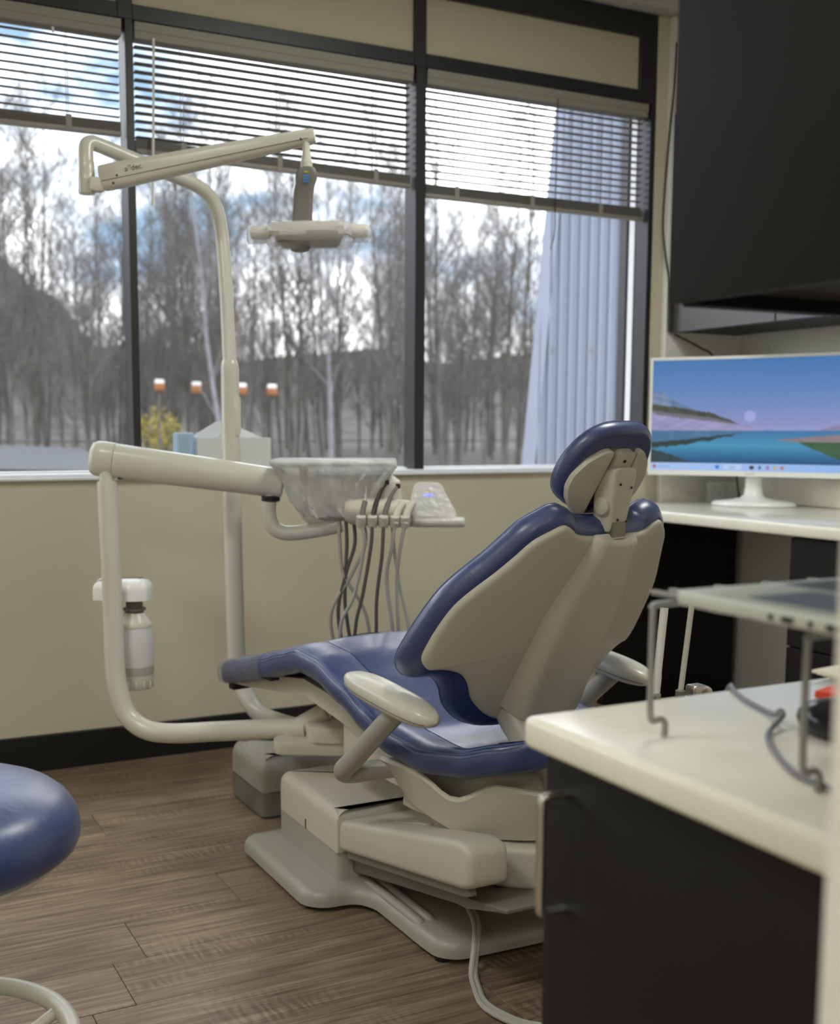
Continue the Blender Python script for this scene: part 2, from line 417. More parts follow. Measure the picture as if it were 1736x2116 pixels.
# --- base
half = [(1.27, 1.832), (1.085, 1.838), (1.052, 1.868), (1.048, 1.93), (1.047, 2.13), (1.02, 2.172), (.95, 2.176), (.914, 2.21), (.912, 2.58), (.935, 2.606), (1.27, 2.61)]
poly = half+[(2.54-x, y) for x, y in half[-2:0:-1]]
bm = B(); prism(bm, rounded(poly, .03, 4), .012, .046, .02, 4)
for x in (1.066, 1.092): tube(bm, [(x, 2.33, .04), (x, 2.0, .043), (x+.004, 1.955, .032)], .0115, 10, 4)
obj('base_plate', bm, m_grey, ch)
for x, y in ((.945, 2.23), (.945, 2.56), (1.075, 1.88), (1.465, 1.88), (1.595, 2.23), (1.595, 2.56)):
    bm = B(); cyl(bm, (x, y, 0), (x, y, .014), .018, 14); obj('levelling_foot', bm, m_dark, ch)
bm = B(); prism(bm, rounded([(1.002, 2.222), (1.538, 2.222), (1.538, 2.572), (1.002, 2.572)], .02), .044, .116); obj('base_housing', bm, m_grey, ch)
bm = B(); prism(bm, rounded([(1.0, 2.22), (1.54, 2.22), (1.54, 2.576), (1.0, 2.576)], [.004, .004, .03, .03]), .112, .205, .03, 5); obj('housing_cover', bm, m_plastic, ch)
bm = B(); box(bm, (.9985, 2.395, .112), (1.001, 2.398, .135)); obj('housing_slot', bm, m_dark, ch)
# lift arm: side outline in (y, z), swept across x
def side_loft(poly, x0, x1, bev):
    M = Matrix(((0, 0, 1, 0), (1, 0, 0, 0), (0, 1, 0, 0), (0, 0, 0, 1)))
    b = B(); a_ = [b.verts.new((x0, p, q)) for p, q in poly]; c_ = [b.verts.new((x1, p, q)) for p, q in poly]; n_ = len(poly)
    b.faces.new(a_); b.faces.new(c_[::-1])
    for i_ in range(n_): b.faces.new((a_[i_], a_[(i_+1) % n_], c_[(i_+1) % n_], c_[i_]))
    if bev: bmesh.ops.bevel(b, geom=b.edges[:], offset=bev, segments=4, affect='EDGES', profile=.5, clamp_overlap=True)
    return b
# cover: deep side cheeks either side of the pivot block, joined in front of it
bm = side_loft([(2.2175, .120), (2.216, .186), (2.02, .2315), (2.02, .160)], 1.004, 1.536, .010)
for xa, xb in ((1.0, 1.085), (1.455, 1.54)):
    b2 = side_loft([(2.2165, .119), (2.214, .187), (1.70, .310), (1.664, .303), (1.660, .236), (1.69, .222)], xa, xb, .014); me_ = bpy.data.meshes.new('t'); b2.to_mesh(me_); b2.free(); bm.from_mesh(me_); bpy.data.meshes.remove(me_)
obj('lift_arm_cover', bm, m_plastic, ch)
Mt_ = None
bm = B(); pA = [(1.06, 2.06), (1.075, 1.96), (1.11, 1.90), (1.43, 1.90), (1.465, 1.96), (1.48, 2.06)]
loft(bm, [[Vector((x, y, .232-(y-2.03)*.245+o)) for x, y in pA] for o in (-.05, .0)]); obj('cover_web', bm, m_plastic, ch)
bm = side_loft([(2.23, .06), (2.20, .15), (2.0, .17), (1.72, .188), (1.60, .215), (1.60, .205), (1.735, .165), (1.775, .160)], 1.04, 1.50, .004); obj('lift_arm', bm, m_dgrey, ch)
bm = side_loft([(2.2, .104), (2.2, .128), (1.69, .226), (1.68, .212), (1.70, .203)], 1.014, 1.03, .003); obj('link_bar', bm, m_dgrey, ch)
# rear pivot block and disc
circ = [(.198*cos(a*2*pi/40), .20*sin(a*2*pi/40)) for a in range(40)]
Mb = Matrix.Translation(CO) @ Matrix.Rotation(CA, 4, 'Z')
bm = B(); prism(bm, circ, .185, .266, .014, 4, True, Mb); obj('pivot_block', bm, m_plastic, ch)
bm = B(); prism(bm, [(x*.8, y*.8) for x, y in circ], .264, .276, .004, 2, False, Mb); obj('pivot_disc', bm, m_dgrey, ch)
# cradle: open shell round the back of the seat
ztop = [(-.2, .370), (-.155, .375), (-.12, .380), (-.091, .382), (-.071, .375), (-.052, .361), (-.032, .348), (-.011, .345), (.012, .353), (.042, .369), (.078, .384), (.126, .383), (.2, .381)]
zbot = [(-.2, .276), (-.104, .271), (-.069, .267), (-.032, .269), (.002, .273), (.035, .282), (.075, .291), (.122, .305), (.16, .325), (.2, .345)]
rings = []; N = 56
for i in range(N+1):
    a = radians(166)+(radians(374)-radians(166))*i/N
    cu, cv = cos(a), sin(a)
    def pt(k, z): return wor(.24*k*cu, .12+.32*k*cv, z)
    vv = .12+.32*cv; zt_, zb_ = interp(ztop, vv), interp(zbot, vv)
    rings.append([pt(.90, zb_), pt(.945, zb_+(zt_-zb_)*.35), pt(.985, zb_+(zt_-zb_)*.8), pt(1.0, zt_-.008), pt(.992, zt_-.002), pt(.975, zt_), pt(.955, zt_-.004), pt(.90, zt_-.02), pt(.84, zb_+(zt_-zb_)*.3), pt(.82, zb_)])
bm = B(); loft(bm, rings); obj('seat_cradle', bm, m_plastic, ch)
bm = B(); prism(bm, [(.195*cos(radians(168)+radians(204)*k/30), .12+.262*sin(radians(168)+radians(204)*k/30)) for k in range(31)], .278, .31, .02, 3, False, Mb); obj('cradle_floor', bm, m_plastic, ch)
# seat frame under the cushion
bm = B()
prism(bm, rounded([(-.09, -.11), (.09, -.11), (.16, .0), (.17, .22), (.13, .5), (-.13, .5), (-.17, .22), (-.16, .0)], .05), .30, .392, .02, 3, False, Mb)
obj('seat_frame', bm, m_plastic, ch)
def seatbeam(tab, hw):
    r = []
    for v_, zt_, zb_ in tab:
        r.append([wor(-hw, v_, zb_+.008), wor(-hw, v_, zt_), wor(hw, v_, zt_), wor(hw, v_, zb_+.008), wor(hw*.6, v_, zb_), wor(-hw*.6, v_, zb_)])
    b = B(); loft(b, r); return b
bm = seatbeam([(.30, .40, .335), (.45, .43, .375), (.61, .455, .408), (.72, .442, .396), (.86, .415, .382), (.955, .398, .376)], .15); obj('leg_support', bm, m_plastic, ch)
bm = B(); box(bm, (-.155, .935, .368), (-.10, .962, .385), .003, 1, Mb); obj('support_clip', bm, m_dark, ch)
bm = B(); box(bm, (-.185, .70, .437), (-.16, .76, .446), .002, 1, Mb); obj('support_clip', bm, m_dark, ch)
# seat cushion
hwt = [(-.195, .05), (-.185, .11), (-.16, .165), (-.12, .205), (-.06, .235), (.05, .25), (.2, .248), (.35, .235), (.5, .215), (.62, .202), (.8, .19), (.96, .18)]
ztt = [(-.195, .488), (-.12, .466), (-.04, .444), (.05, .435), (.16, .446), (.25, .475), (.34, .508), (.45, .536), (.55, .543), (.63, .522), (.72, .496), (.85, .464), (.96, .440)]
ctr = [(-.2, -.004), (-.12, -.012), (0, -.022), (.15, -.02), (.3, -.004), (.45, .008), (.6, .012), (.96, .006)]
def seat_section(v_, grow=0.0, thick=.056):
    h = interp(hwt, v_)+grow; z = interp(ztt, v_)+grow; c = interp(ctr, v_); zb = z-thick-2*grow
    L = [(-h*.90, zb), (-h*.985, zb+.006), (-h*1.02, zb+.024), (-h*1.015, z-.014), (-h*.99, z-.004), (-h*.965, z), (-h*.93, z+.0035), (-h*.80, z+.004+c*.35), (-h*.62, z+c*.7-.001), (-h*.58, z+c*.75-.003), (-h*.54, z+c*.8-.001), (-h*.3, z+c), (0, z+c)]
    R = [(-a, b) for a, b in L[-2::-1]]
    return [wor(a, v_, b) for a, b in L+R]
vs = [-.197, -.193, -.186, -.175]+[-.16+.0165*k for k in range(68)]+[.958, .966]
rings = [seat_section(v_, -.02 if v_ in (vs[0], vs[-1]) else (-.006 if v_ in (vs[1], vs[-2]) else 0)) for v_ in vs]
bm = B(); loft(bm, rings); seat = obj('seat_cushion', bm, m_blue, ch, 55)
def seam_line(k_, dz, v0, v1, side):
    return [wor(side*interp(hwt, v_)*k_, v_, interp(ztt, v_)+dz) for v_ in [v0+(v1-v0)*i/50 for i in range(51)]]
bm = B()
for sd in (-1, 1):
    for k_, dz in ((1.017, -.012), (1.003, -.006), (.985, .0005)):
        tube(bm, seam_line(k_, dz, -.17, .95, sd), .0008, 5)
obj('stitching', bm, m_bluestitch, seat)
bm = B()
for sd in (-1, 1): tube(bm, [wor(sd*interp(hwt, v_)*.58, v_, interp(ztt, v_)+interp(ctr, v_)*.75-.003) for v_ in [-.17+.72*i/40 for i in range(41)]], .0016, 5)
tube(bm, [wor(interp(hwt, .56)*k/10, .575-.035*abs(k/10)**2, interp(ztt, .565)+interp(ctr, .56)*(1-abs(k)/10)+.001) for k in range(-9, 10)], .0013, 5)
tube(bm, [wor(interp(hwt, -.12)*k/10, -.12+.02*abs(k/10), interp(ztt, -.115)+interp(ctr, -.1)*(1-abs(k)/10)+.001) for k in range(-9, 10)], .0013, 5)
obj('panel_seam', bm, m_seam, seat)
bm = B(); loft(bm, [seat_section(v_, .0025+.0012*sin(v_*90)) for v_ in [.735+.0115*k for k in range(21)]]); obj('toe_cover', bm, film_mat('toe_film', (150, 150, 158), .7, .2, .8, 60), ch, label='clear plastic toe cover')

# --- backrest
RHO = radians(30); BS = CV*sin(RHO)-CZ*cos(RHO); BN = CV*cos(RHO)+CZ*sin(RHO); NP = Vector((1.30525, 1.67008, .838))
def back(a, b, off): return NP+CU*a+BS*b+BN*(.75*a*a+off)
sh = [(0, 0), (.06, -.001), (.09, -.005), (.107, -.016), (.126, -.021), (.146, -.007), (.172, .016), (.193, .052), (.217, .092), (.245, .135), (.264, .173), (.275, .217), (.281, .258), (.282, .294), (.266, .315), (.238, .311), (.206, .316), (.178, .341), (.156, .379), (.121, .411), (.08, .429), (.03, .433)]
out2 = sh+[(-a, b) for a, b in sh[:0:-1]]
OUT = [(p.x, p.y) for p in catmull([Vector((a, b, 0)) for a, b in out2], 4, True)]
CEN = Vector((0, .205))
def offs(poly, d):
    n = len(poly); o = []
    for i in range(n):
        p0, p1, p2 = Vector(poly[i-2]), Vector(poly[i]), Vector(poly[(i+2) % n])
        t = (p2-p0).normalized(); nn = Vector((t.y, -t.x))
        if nn.dot(p1-CEN) < 0: nn = -nn
        o.append(p1+nn*d)
    return o
def ring(poly, off): return [back(p[0], p[1], off) for p in poly]
def scaled(poly, k): return [CEN+(Vector(p)-CEN)*k for p in poly]
bm = B(); rs = [ring(scaled(offs(OUT, -.012), 1), .022), ring(offs(OUT, 0), .012), ring(offs(OUT, 0), .004), ring(offs(OUT, -.003), .0005), ring(offs(OUT, -.008), -.001)]
for k, o in ((.9, -.002), (.75, -.004), (.55, -.006), (.35, -.007), (.15, -.007), (.02, -.007)): rs.append(ring(scaled(offs(OUT, -.008), k), o))
loft(bm, rs); obj('back_shell', bm, m_plastic, ch, 50)
def ringc(poly, off):
    r = []
    for p in poly:
        t = max(0, min(1, (p[1]-.12)/.26)); t = t*t*(3-2*t)
        r.append(back(p[0]*(1-.06*max(0, off)/.07*(1-t)), p[1]+.055*t*max(0, off-.008)/.06, off))
    return r
bm = B(); rs = []
for k in (.02, .3, .6, .85): rs.append(ring(scaled(offs(OUT, -.01), k), .012))
for d, o in ((-.006, .010), (.004, .010), (.014, .018), (.020, .030), (.020, .044), (.014, .058), (.006, .066), (-.004, .070), (-.014, .0725)): rs.append(ringc(offs(OUT, d), o))
for k, o in ((.9, .078), (.75, .083), (.5, .084), (.25, .082), (.02, .082)): rs.append(ringc(scaled(offs(OUT, -.014), k), o))
loft(bm, rs); bc = obj('back_cushion', bm, m_blue, ch, 60)
bm = B()
for d, o in ((.0085, .0655), (.0155, .0575)): tube(bm, ringc(offs(OUT, d), o), .0009, 5, 0, True)
obj('stitching', bm, m_bluestitch, bc)
# spine cover
rings = []
for b_, hw, dep in ((-.003, .044, .008), (-.001, .049, .018), (.006, .053, .022), (.06, .066, .027), (.12, .082, .031), (.18, .093, .035), (.25, .096, .037), (.32, .096, .041), (.385, .095, .05), (.395, .094, .049), (.398, .088, .04)):
    L = []
    for k in range(13):
        x = -1+2*k/12; L.append(back(hw*x, b_+.03*(x*x)*-.25, -.75*(hw*x)**2-dep*min(1, (1-abs(x)**8))))
    rings.append(L+[back(hw, b_, .01), back(-hw, b_, .01)])
bm = B(); loft(bm, rings); obj('spine_cover', bm, m_plastic, ch, 50)
def bx_vz(tab):     # (v, z, halfwidth, depth) stations from top to bottom
    r = []
    for v_, z_, hw, d in tab: r.append([wor(a, b, z_) for a, b in rounded([(-hw, v_), (hw, v_), (hw, v_+d), (-hw, v_+d)], .02, 4)])
    b = B(); loft(b, r); return b
bm = bx_vz([(-.020, .53, .080, .06), (-.030, .49, .086, .07), (-.07, .455, .086, .08), (-.115, .41, .082, .08), (-.125, .37, .075, .09), (-.12, .345, .07, .09)]); obj('back_arm', bm, m_plastic, ch)
# neck, bracket, headrest
bm = B(); prism(bm, rounded([(-.018, -.212), (.018, -.212), (.018, -.186), (-.018, -.186)], .004), .826, .868, 0, 1, False, Mb)
obj('neck_bar', bm, mat('neck_steel', (126, 121, 112), .35, metal=.8), ch)
def bracket_ring(t, grow):
    v_ = -.207-.021*t; z_ = .848+.118*t; hw = (.022+.006*t)*grow
    return [wor(a, b, z_) for a, b in rounded([(-hw, v_), (hw, v_), (hw*1.05, v_+.045*grow), (-hw*1.05, v_+.045*grow)], .009, 4)]
bm = B(); loft(bm, [bracket_ring(t, g) for t, g in ((0, .7), (.03, .92), (.1, 1), (.5, 1.06), (.88, 1.1), (.97, 1.0), (1.0, .75))]); brk = obj('headrest_bracket', bm, m_plastic, ch, label='pale plastic headrest bracket')
for u_, z_ in ((-.013, .936), (.017, .930), (-.006, .872), (.018, .869)):
    bm = B(); t_ = (z_-.848)/.118; p = wor(u_, -.208-.021*t_, z_); cyl(bm, p, p+CV*-.0012, .0024, 10); obj('screw', bm, m_screw, brk)
bm = B(); cyl(bm, wor(-.033, -.195, .897), wor(-.022, -.195, .897), .0165, 20, .003); obj('pivot_knob', bm, m_plastic, brk)
bm = B(); cyl(bm, wor(.026, -.192, .952), wor(.048, -.197, .956), .004, 10); lathe(bm, [(.001, -.003), (.009, -.002), (.0105, 0), (.009, .002), (.001, .003)], wor(.05, -.197, .957), CV*-1+CU*.3, 18); obj('release_lever', bm, m_plastic, brk)
HT = radians(31); HS = CV*sin(HT)-CZ*cos(HT); HN = CV*cos(HT)+CZ*sin(HT); HP = wor(0, -.122, .845)
def head(a, h, off): return HP+CU*a-HS*h+HN*(off+1.3*a*a)
ho = [(0, .222), (.03, .221), (.056, .213), (.078, .195), (.094, .168), (.103, .135), (.103, .105), (.094, .08), (.07, .06), (.04, .05), (0, .048)]
hout = [(p.x, p.y) for p in catmull([Vector((a, b, 0)) for a, b in ho+[(-a, b) for a, b in ho[-2:0:-1]]], 4, True)]
CH = Vector((0, .135))
def hring(k, off, shift=0.0, d=0.0): 
    r = []
    for p in hout:
        q = Vector(p)-CH; q = q*k+q.normalized()*d; q = q+CH; r.append(head(q.x, q.y-shift, off))
    return r
bm = B(); loft(bm, [hring(.02, -.002), hring(.5, -.002), hring(.8, -.002), hring(1, -.004, 0, -.010), hring(1, -.001, 0, -.002), hring(1, .006, 0, .002), hring(1, .014, 0, .003), hring(1, .022, 0, .001), hring(1, .029, 0, -.006), hring(1, .034, 0, -.014), hring(.75, .042), hring(.5, .045), hring(.02, .044)])
hc = obj('headrest_cushion', bm, m_blue, ch, 60)
bm = B(); tube(bm, hring(1, .0225, 0, .002), .0009, 5, 0, True); obj('stitching', bm, m_bluestitch, hc)
# two raised back plates with a recess between
for sd in (-1, 1):
    pl_ = [(sd*.030, .182), (sd*.050, .180), (sd*.078, .156), (sd*.095, .125), (sd*.096, .10), (sd*.086, .076), (sd*.056, .045), (sd*.036, .034)]
    rp_ = rounded(pl_, .008, 3); c_ = sum((Vector(p) for p in rp_), Vector((0, 0)))/len(rp_)
    bm = B(); loft(bm, [[head(p[0], p[1], .0) for p in rp_], [head(p[0], p[1], -.011) for p in rp_], [head(*(c_+(Vector(p)-c_)*.97), -.0135) for p in rp_], [head(*(c_+(Vector(p)-c_)*.5), -.0145) for p in rp_]])
    obj('back_plate', bm, m_plastic, hc)
bm = B(); loft(bm, [[head(a, h, o) for a, h in ((-.031, .182), (.031, .182), (.036, .043), (-.036, .043))] for o in (.0, -.004)]); obj('recess_plate', bm, m_dgrey, hc)
bm = B(); loft(bm, [[head(a, h, o) for a, h in rounded([(-.022, .182), (.022, .182), (.024, .12), (-.024, .12)], .012)] for o in (-.002, -.014, -.016)]); obj('hinge_block', bm, m_plastic, hc)
for a, h, o in ((0, .164, -.016), (-.018, .055, -.004), (.018, .055, -.004)):
    bm = B(); p = head(a, h, o); cyl(bm, p, p-HN*.0014, .003, 10); obj('screw', bm, m_screw, hc)
# --- armrests
for sd in (-1, 1):
    def pad_ring(t, k, dz):
        v_ = .222-.278*t; zc = .548-.038*t; uc = sd*.294
        return uc, v_, zc
    rings = []; n = 20
    for i in range(25):
        t = i/24; s = (1-abs(2*t-1)**3.2)**.5 if 0 < t < 1 else 0
        uc, v_, zc = pad_ring(t, 0, 0); w = .036*s+.0005; hh = .024*s+.0005
        rg = []
        for k in range(n):
            a = 2*pi*k/n; ca, sa = cos(a), sin(a)
            rg.append(wor(uc+w*math.copysign(abs(ca)**.75, ca), v_, zc+hh*math.copysign(abs(sa)**.8, sa)))
        rings.append(rg)
    bm = B(); loft(bm, rings); pad = obj('armrest', bm, m_enamel, ch, 60)
    bm = B(); tube(bm, [wor(sd*.294+.0358*((1-abs(2*t-1)**3.2)**.5)*s_, .222-.278*t, .548-.038*t-.007) for s_, ts in ((-1, [i/20 for i in range(1, 20)]), (1, [i/20 for i in range(19, 0, -1)])) for t in ts], .0009, 5, 0, True); obj('pad_seam', bm, m_dgrey, pad)
    bm = B(); tube(bm, [wor(sd*.294, .055, .512), wor(sd*.296, .12, .455), wor(sd*.299, .195, .385), wor(sd*.295, .236, .352), wor(sd*.272, .242, .341), wor(sd*.24, .215, .348), wor(sd*.19, .16, .362)], .0205, 18, 6); obj('armrest_post', bm, m_grey, ch)
# supply hose bundle
for k in (-1, 0, 1):
    d = Vector((.0055*k, .003*k, .001*abs(k)))
    bm = B(); tube(bm, [Vector(p)+d for p in ((1.205, 2.03, .10), (1.186, 1.975, .062), (1.150, 1.881, .057), (1.110, 1.815, .05), (1.085, 1.783, .013), (1.0624, 1.733, .008), (1.044, 1.677, .007), (1.051, 1.624, .007), (1.0723, 1.58, .007), (1.12, 1.54, .007))], .0055, 8, 6); obj('supply_hose', bm, m_hose_l, ch)

# ------------------------------------------------------------------ floor utility box
t = thing('utility_box', 'low grey floor utility box with rounded lid in front of the chair base', 'utility box', (1.2, 2.92, 0))
bp = rounded([(1.043, 2.80), (1.40, 2.80), (1.40, 3.05), (1.043, 3.05)], .02)
bm = B(); prism(bm, bp, .006, .072); obj('lower_body', bm, m_dgrey, t)
bm = B(); prism(bm, bp, .070, .166, .045, 6); obj('lid', bm, m_grey, t)
for x in (1.08, 1.36):
    for y in (2.83, 3.02):
        bm = B(); cyl(bm, (x, y, 0), (x, y, .008), .012, 10); obj('rubber_foot', bm, m_dark, t)

# ------------------------------------------------------------------ instrument delivery unit
EV = Vector((cos(YAW), -sin(YAW), 0)); GV = Vector((sin(YAW), cos(YAW), 0))
def dl(e, g, z): return EV*e+GV*(3.0*cos(PITCH)**0+g-.02)+Vector((0, 0, z))   # frame of the instrument head
du = thing('delivery_unit', 'cream instrument delivery unit on a bent post, its tray wrapped in plastic', 'delivery unit', (1.05, 2.55, .25))
bm = B(); tube(bm, [(.687, 2.945, .90), (.687, 2.932, .77), (.688, 2.920, .586), (.686, 2.905, .43), (.692, 2.893, .36), (.708, 2.876, .305), (.745, 2.843, .272), (.80, 2.797, .266), (.90, 2.716, .279), (1.002, 2.630, .293), (1.075, 2.57, .302)], .0255, 22, 6); obj('post', bm, m_enamel, du)
bm = B(); cyl(bm, (.687, 2.946, .89), (.687, 2.949, .955), .0185, 20); obj('post_stem', bm, m_enamel, du)
# support plates under the seat
bm = B(); cyl(bm, (1.035, 2.60, .285), (1.12, 2.545, .345), .024, 18, .003); obj('pole_sleeve', bm, m_enamel, du)
Mr = Matrix.Translation((1.08, 2.53, 0)) @ Matrix.Rotation(radians(-24), 4, 'Z')
bm = B(); prism(bm, rounded([(-.10, -.035), (.20, -.06), (.24, 0), (.20, .06), (-.10, .035)], .03), .252, .286, .006, 2, True, Mr); obj('mounting_bar', bm, m_plastic, du)
bm = B(); prism(bm, rounded([(-.02, -.05), (.26, -.07), (.26, .07), (-.02, .05)], .04), .286, .325, .008, 2, False, Mr); obj('mounting_bracket', bm, m_plastic, du)
bm = B(); lathe(bm, [(.07, .2), (.074, .204), (.074, .225), (.070, .227), (.070, .23), (.074, .232), (.074, .243), (.070, .245), (.070, .248), (.074, .25), (.074, .258)], (1.235, 2.46, 0)); obj('pivot_stack', bm, m_plastic, du)
# flexing arm
A0, A1 = Vector((.672, 2.972, .958)), Vector((1.106, 2.775, .893))
ax = (A1-A0).normalized(); sidev = ax.cross(Vector((0, 0, 1))).normalized(); upv = sidev.cross(ax)
def arm_ring(t, hw, hh, back_=0):
    c = A0.lerp(A1, t); return [c+sidev*(hw*math.copysign(abs(cos(a))**.8, cos(a)))+upv*(hh*math.copysign(abs(sin(a))**.8, sin(a))) for a in [2*pi*k/24 for k in range(24)]]
bm = B(); loft(bm, [arm_ring(t, a, b) for t, a, b in ((.085, .036, .043), (.09, .038, .0445), (.5, .037, .042), (.965, .036, .038), (.985, .033, .035), (.99, .028, .03))]); obj('flex_arm', bm, m_enamel, du)
bm = B(); loft(bm, [arm_ring(t, a, b) for t, a, b in ((-.045, .006, .006), (-.042, .022, .026), (-.03, .033, .039), (-.005, .039, .045), (.04, .040, .046), (.085, .039, .0455))]); obj('arm_end_cap', bm, m_enamel, du)
bm = B(); box(bm, (.712, 2.93, .905), (.728, 2.945, .925), .003, 1); obj('arm_gasket', bm, m_dark, du)
bm = B(); lathe(bm, [(.02, .848), (.024, .85), (.024, .862), (.02, .864)], (1.070, 2.787, 0)); obj('arm_gasket', bm, m_dark, du)
bm = B(); tube(bm, [(1.07, 2.786, .87), (1.064, 2.788, .83), (1.067, 2.783, .797), (1.08, 2.775, .776), (1.105, 2.762, .767), (1.15, 2.742, .771), (1.205, 2.715, .782), (1.23, 2.70, .79)], .0195, 18, 6); obj('yoke_tube', bm, m_enamel, du)
bm = B(); tube(bm, [dl(-.212, .05, .94), dl(-.212, .02, .86), dl(-.206, 0, .82), dl(-.19, -.01, .803), dl(-.13, -.02, .800)], .012, 14, 6); obj('side_tube', bm, m_enamel, du)
# instrument head body
def quad_ring(e0, e1, g0, g1, z, r=.02): return [dl(e, g, z) for e, g in rounded([(e0, g0), (e1, g0), (e1, g1), (e0, g1)], r, 4)]
bm = B(); loft(bm, [quad_ring(-.17, .02, -.03, .1, .800, .03), quad_ring(-.185, .035, -.05, .12, .815, .03), quad_ring(-.19, .05, -.06, .13, .86, .03), quad_ring(-.19, .04, -.05, .13, .90, .03), quad_ring(-.18, .02, -.02, .12, .915, .03)]); obj('control_head', bm, m_plastic, du)
bm = B(); box(bm, (-.287, -.10, .9435), (.028, .16, .9525), .004, 2, Matrix(((EV.x, GV.x, 0, GV.x*2.98), (EV.y, GV.y, 0, GV.y*2.98), (0, 0, 1, 0), (0, 0, 0, 1)))); obj('tray', bm, m_white, du)
random.seed(3)
rings = []
for k, (e0, e1, g0, g1, z) in enumerate(((-.286, .03, -.105, .165, .957), (-.288, .031, -.108, .167, .945), (-.268, .02, -.1, .15, .93), (-.256, .0, -.095, .14, .905), (-.25, -.0, -.09, .14, .88), (-.238, .0, -.085, .13, .855), (-.222, .0, -.08, .13, .835), (-.205, .01, -.075, .12, .815))):
    n = 96; R = []
    for i in range(n):
        q = i/n*4; s = int(q); f = q-s
        c = [(e0, g0), (e1, g0), (e1, g1), (e0, g1)]; a, b = c[s], c[(s+1) % 4]
        p = Vector((a[0]+(b[0]-a[0])*f, a[1]+(b[1]-a[1])*f, z)); fold = .010*sin(i*1.3+k*.8)*sin(i*.37+k)*min(k, 3)/3+random.uniform(-.008, .008)*(k > 1)
        R.append(dl(p.x+fold*(.5-abs(f-.5)), p.y+fold, p.z+random.uniform(-.005, .005)*(k > 0)))
    rings.append(R)
bm = B(); loft(bm, rings, True, False); obj('plastic_sleeve', bm, m_bag, du, 60, label='crumpled clear plastic barrier sleeve')
# instrument holders
bm = B(); rings = []
for e, r, zc in ((-.105, .006, .83), (-.099, .026, .83), (-.085, .034, .829), (-.04, .036, .828), (.03, .034, .827), (.072, .028, .826), (.08, .01, .825)):
    rings.append([dl(e, -.075+r*cos(a)*1.1, zc+r*sin(a)) for a in [2*pi*k/20 for k in range(20)]])
loft(bm, rings); obj('holder_bar', bm, m_plastic, du)
HOLD = [-.058, -.030, -.002, .026, .051]
for e in HOLD:
    bm = B(); lathe(bm, [(.006, -.016), (.012, -.014), (.0135, 0), (.012, .014), (.008, .016)], dl(e, -.12, .806), Vector((0, 0, 1))-GV*.35, 18)
    box(bm, (-.009, -.01, -.007), (.009, .045, .007), .003, 2, Matrix.Translation(dl(e, -.115, .806)) @ Matrix.Rotation(-YAW, 4, 'Z')); obj('instrument_holder', bm, m_plastic, du)
bm = B(); cyl(bm, dl(.055, -.06, .80), dl(.202, -.06, .80), .0125, 18, .004); obj('handle', bm, m_enamel, du)
bm = B(); cyl(bm, dl(.07, -.06, .8), dl(.205, -.06, .8), .0145, 18, .004); obj('handle_wrap', bm, m_film, du)
Mp = Matrix.Translation(dl(.112, -.03, .855)) @ Matrix.Rotation(-YAW, 4, 'Z') @ Matrix.Rotation(radians(58), 4, 'X')
bm = B(); prism(bm, rounded([(-.034, -.03), (.038, -.03), (.022, .032), (-.022, .032)], .015), -.010, .010, .006, 3, True, Mp); cp = obj('control_panel', bm, m_plastic, du)
bm = B(); box(bm, (-.012, .004, .0095), (.012, .011, .0108), 0, 1, Mp); obj('display', bm, mat('blue_display', (60, 70, 250), .4, emit=1.8), cp, label='small lit blue display')
bm = B(); prism(bm, rounded([(-.055, -.055), (.075, -.055), (.03, .045), (-.035, .045)], .015), .012, .0135, 0, 1, False, Mp); obj('panel_wrap', bm, m_film, du)
# umbilical hoses behind the head
for (e0, e1, e2, z2, mm) in ((-.116, -.104, -.05, .56, m_hose_l), (-.098, -.10, -.10, .56, m_hose_d), (-.078, -.10, -.12, .55, m_hose_d), (-.052, -.085, -.14, .55, m_hose_l)):
    bm = B(); tube(bm, [dl(e0, -.04, .80), dl(e0+.002, -.04, .74), dl(e1, -.03, .66), dl(e2, .0, z2), dl(e2+.03, .03, .42), dl(e2+.12, -.1, .36), dl(e2+.17, -.3, .31)], .0048, 10, 6); obj('umbilical_hose', bm, mm, du)

# handpieces in the holders, each with its hose
def handpiece(e, label, kind, pts, mm, hose, hm):
    t = thing('handpiece', label, 'dental handpiece', dl(e, -.12, .806), 0, None)
    if kind == 'syringe':
        bm = B(); tube(bm, [dl(e, -.125, .80), dl(e+.004, -.115, .83), dl(e+.010, -.105, .855)], .0065, 14, 4); obj('grip', bm, mm, t)
        bm = B(); tube(bm, [dl(e+.010, -.105, .852), dl(e+.012, -.10, .88), dl(e+.010, -.098, .892)], .0018, 8, 4); obj('tip', bm, m_steel, t)
    elif kind == 'drill':
        bm = B(); tube(bm, pts, .006, 14, 5, rr=[.0062]*6+[.0068]*5+[.0058]*5+[.005]*3+[.0046]*8); obj('grip', bm, mm, t)
        bm = B(); p = Vector(pts[-1]); cyl(bm, p-Vector((0, 0, .006)), p+Vector((0, 0, .006)), .0058, 12, .001); obj('head', bm, m_screw, t)
    else:
        bm = B(); tube(bm, [dl(e, -.125, .80), dl(e+.006, -.115, .83), dl(e+.02, -.10, .852)], .010, 14, 4); obj('grip', bm, mm, t)
    bm = B(); tube(bm, hose, .0046, 10, 6); obj('hose', bm, hm, t)
handpiece(HOLD[0], 'grey air syringe with thin steel tip, first in the instrument row', 'syringe', None, m_dgrey, [dl(-.058, -.125, .80), dl(-.05, -.12, .75), dl(-.075, -.10, .62), dl(-.11, -.08, .54), dl(-.10, -.05, .44), dl(-.0, -.12, .37)], m_hose_l)
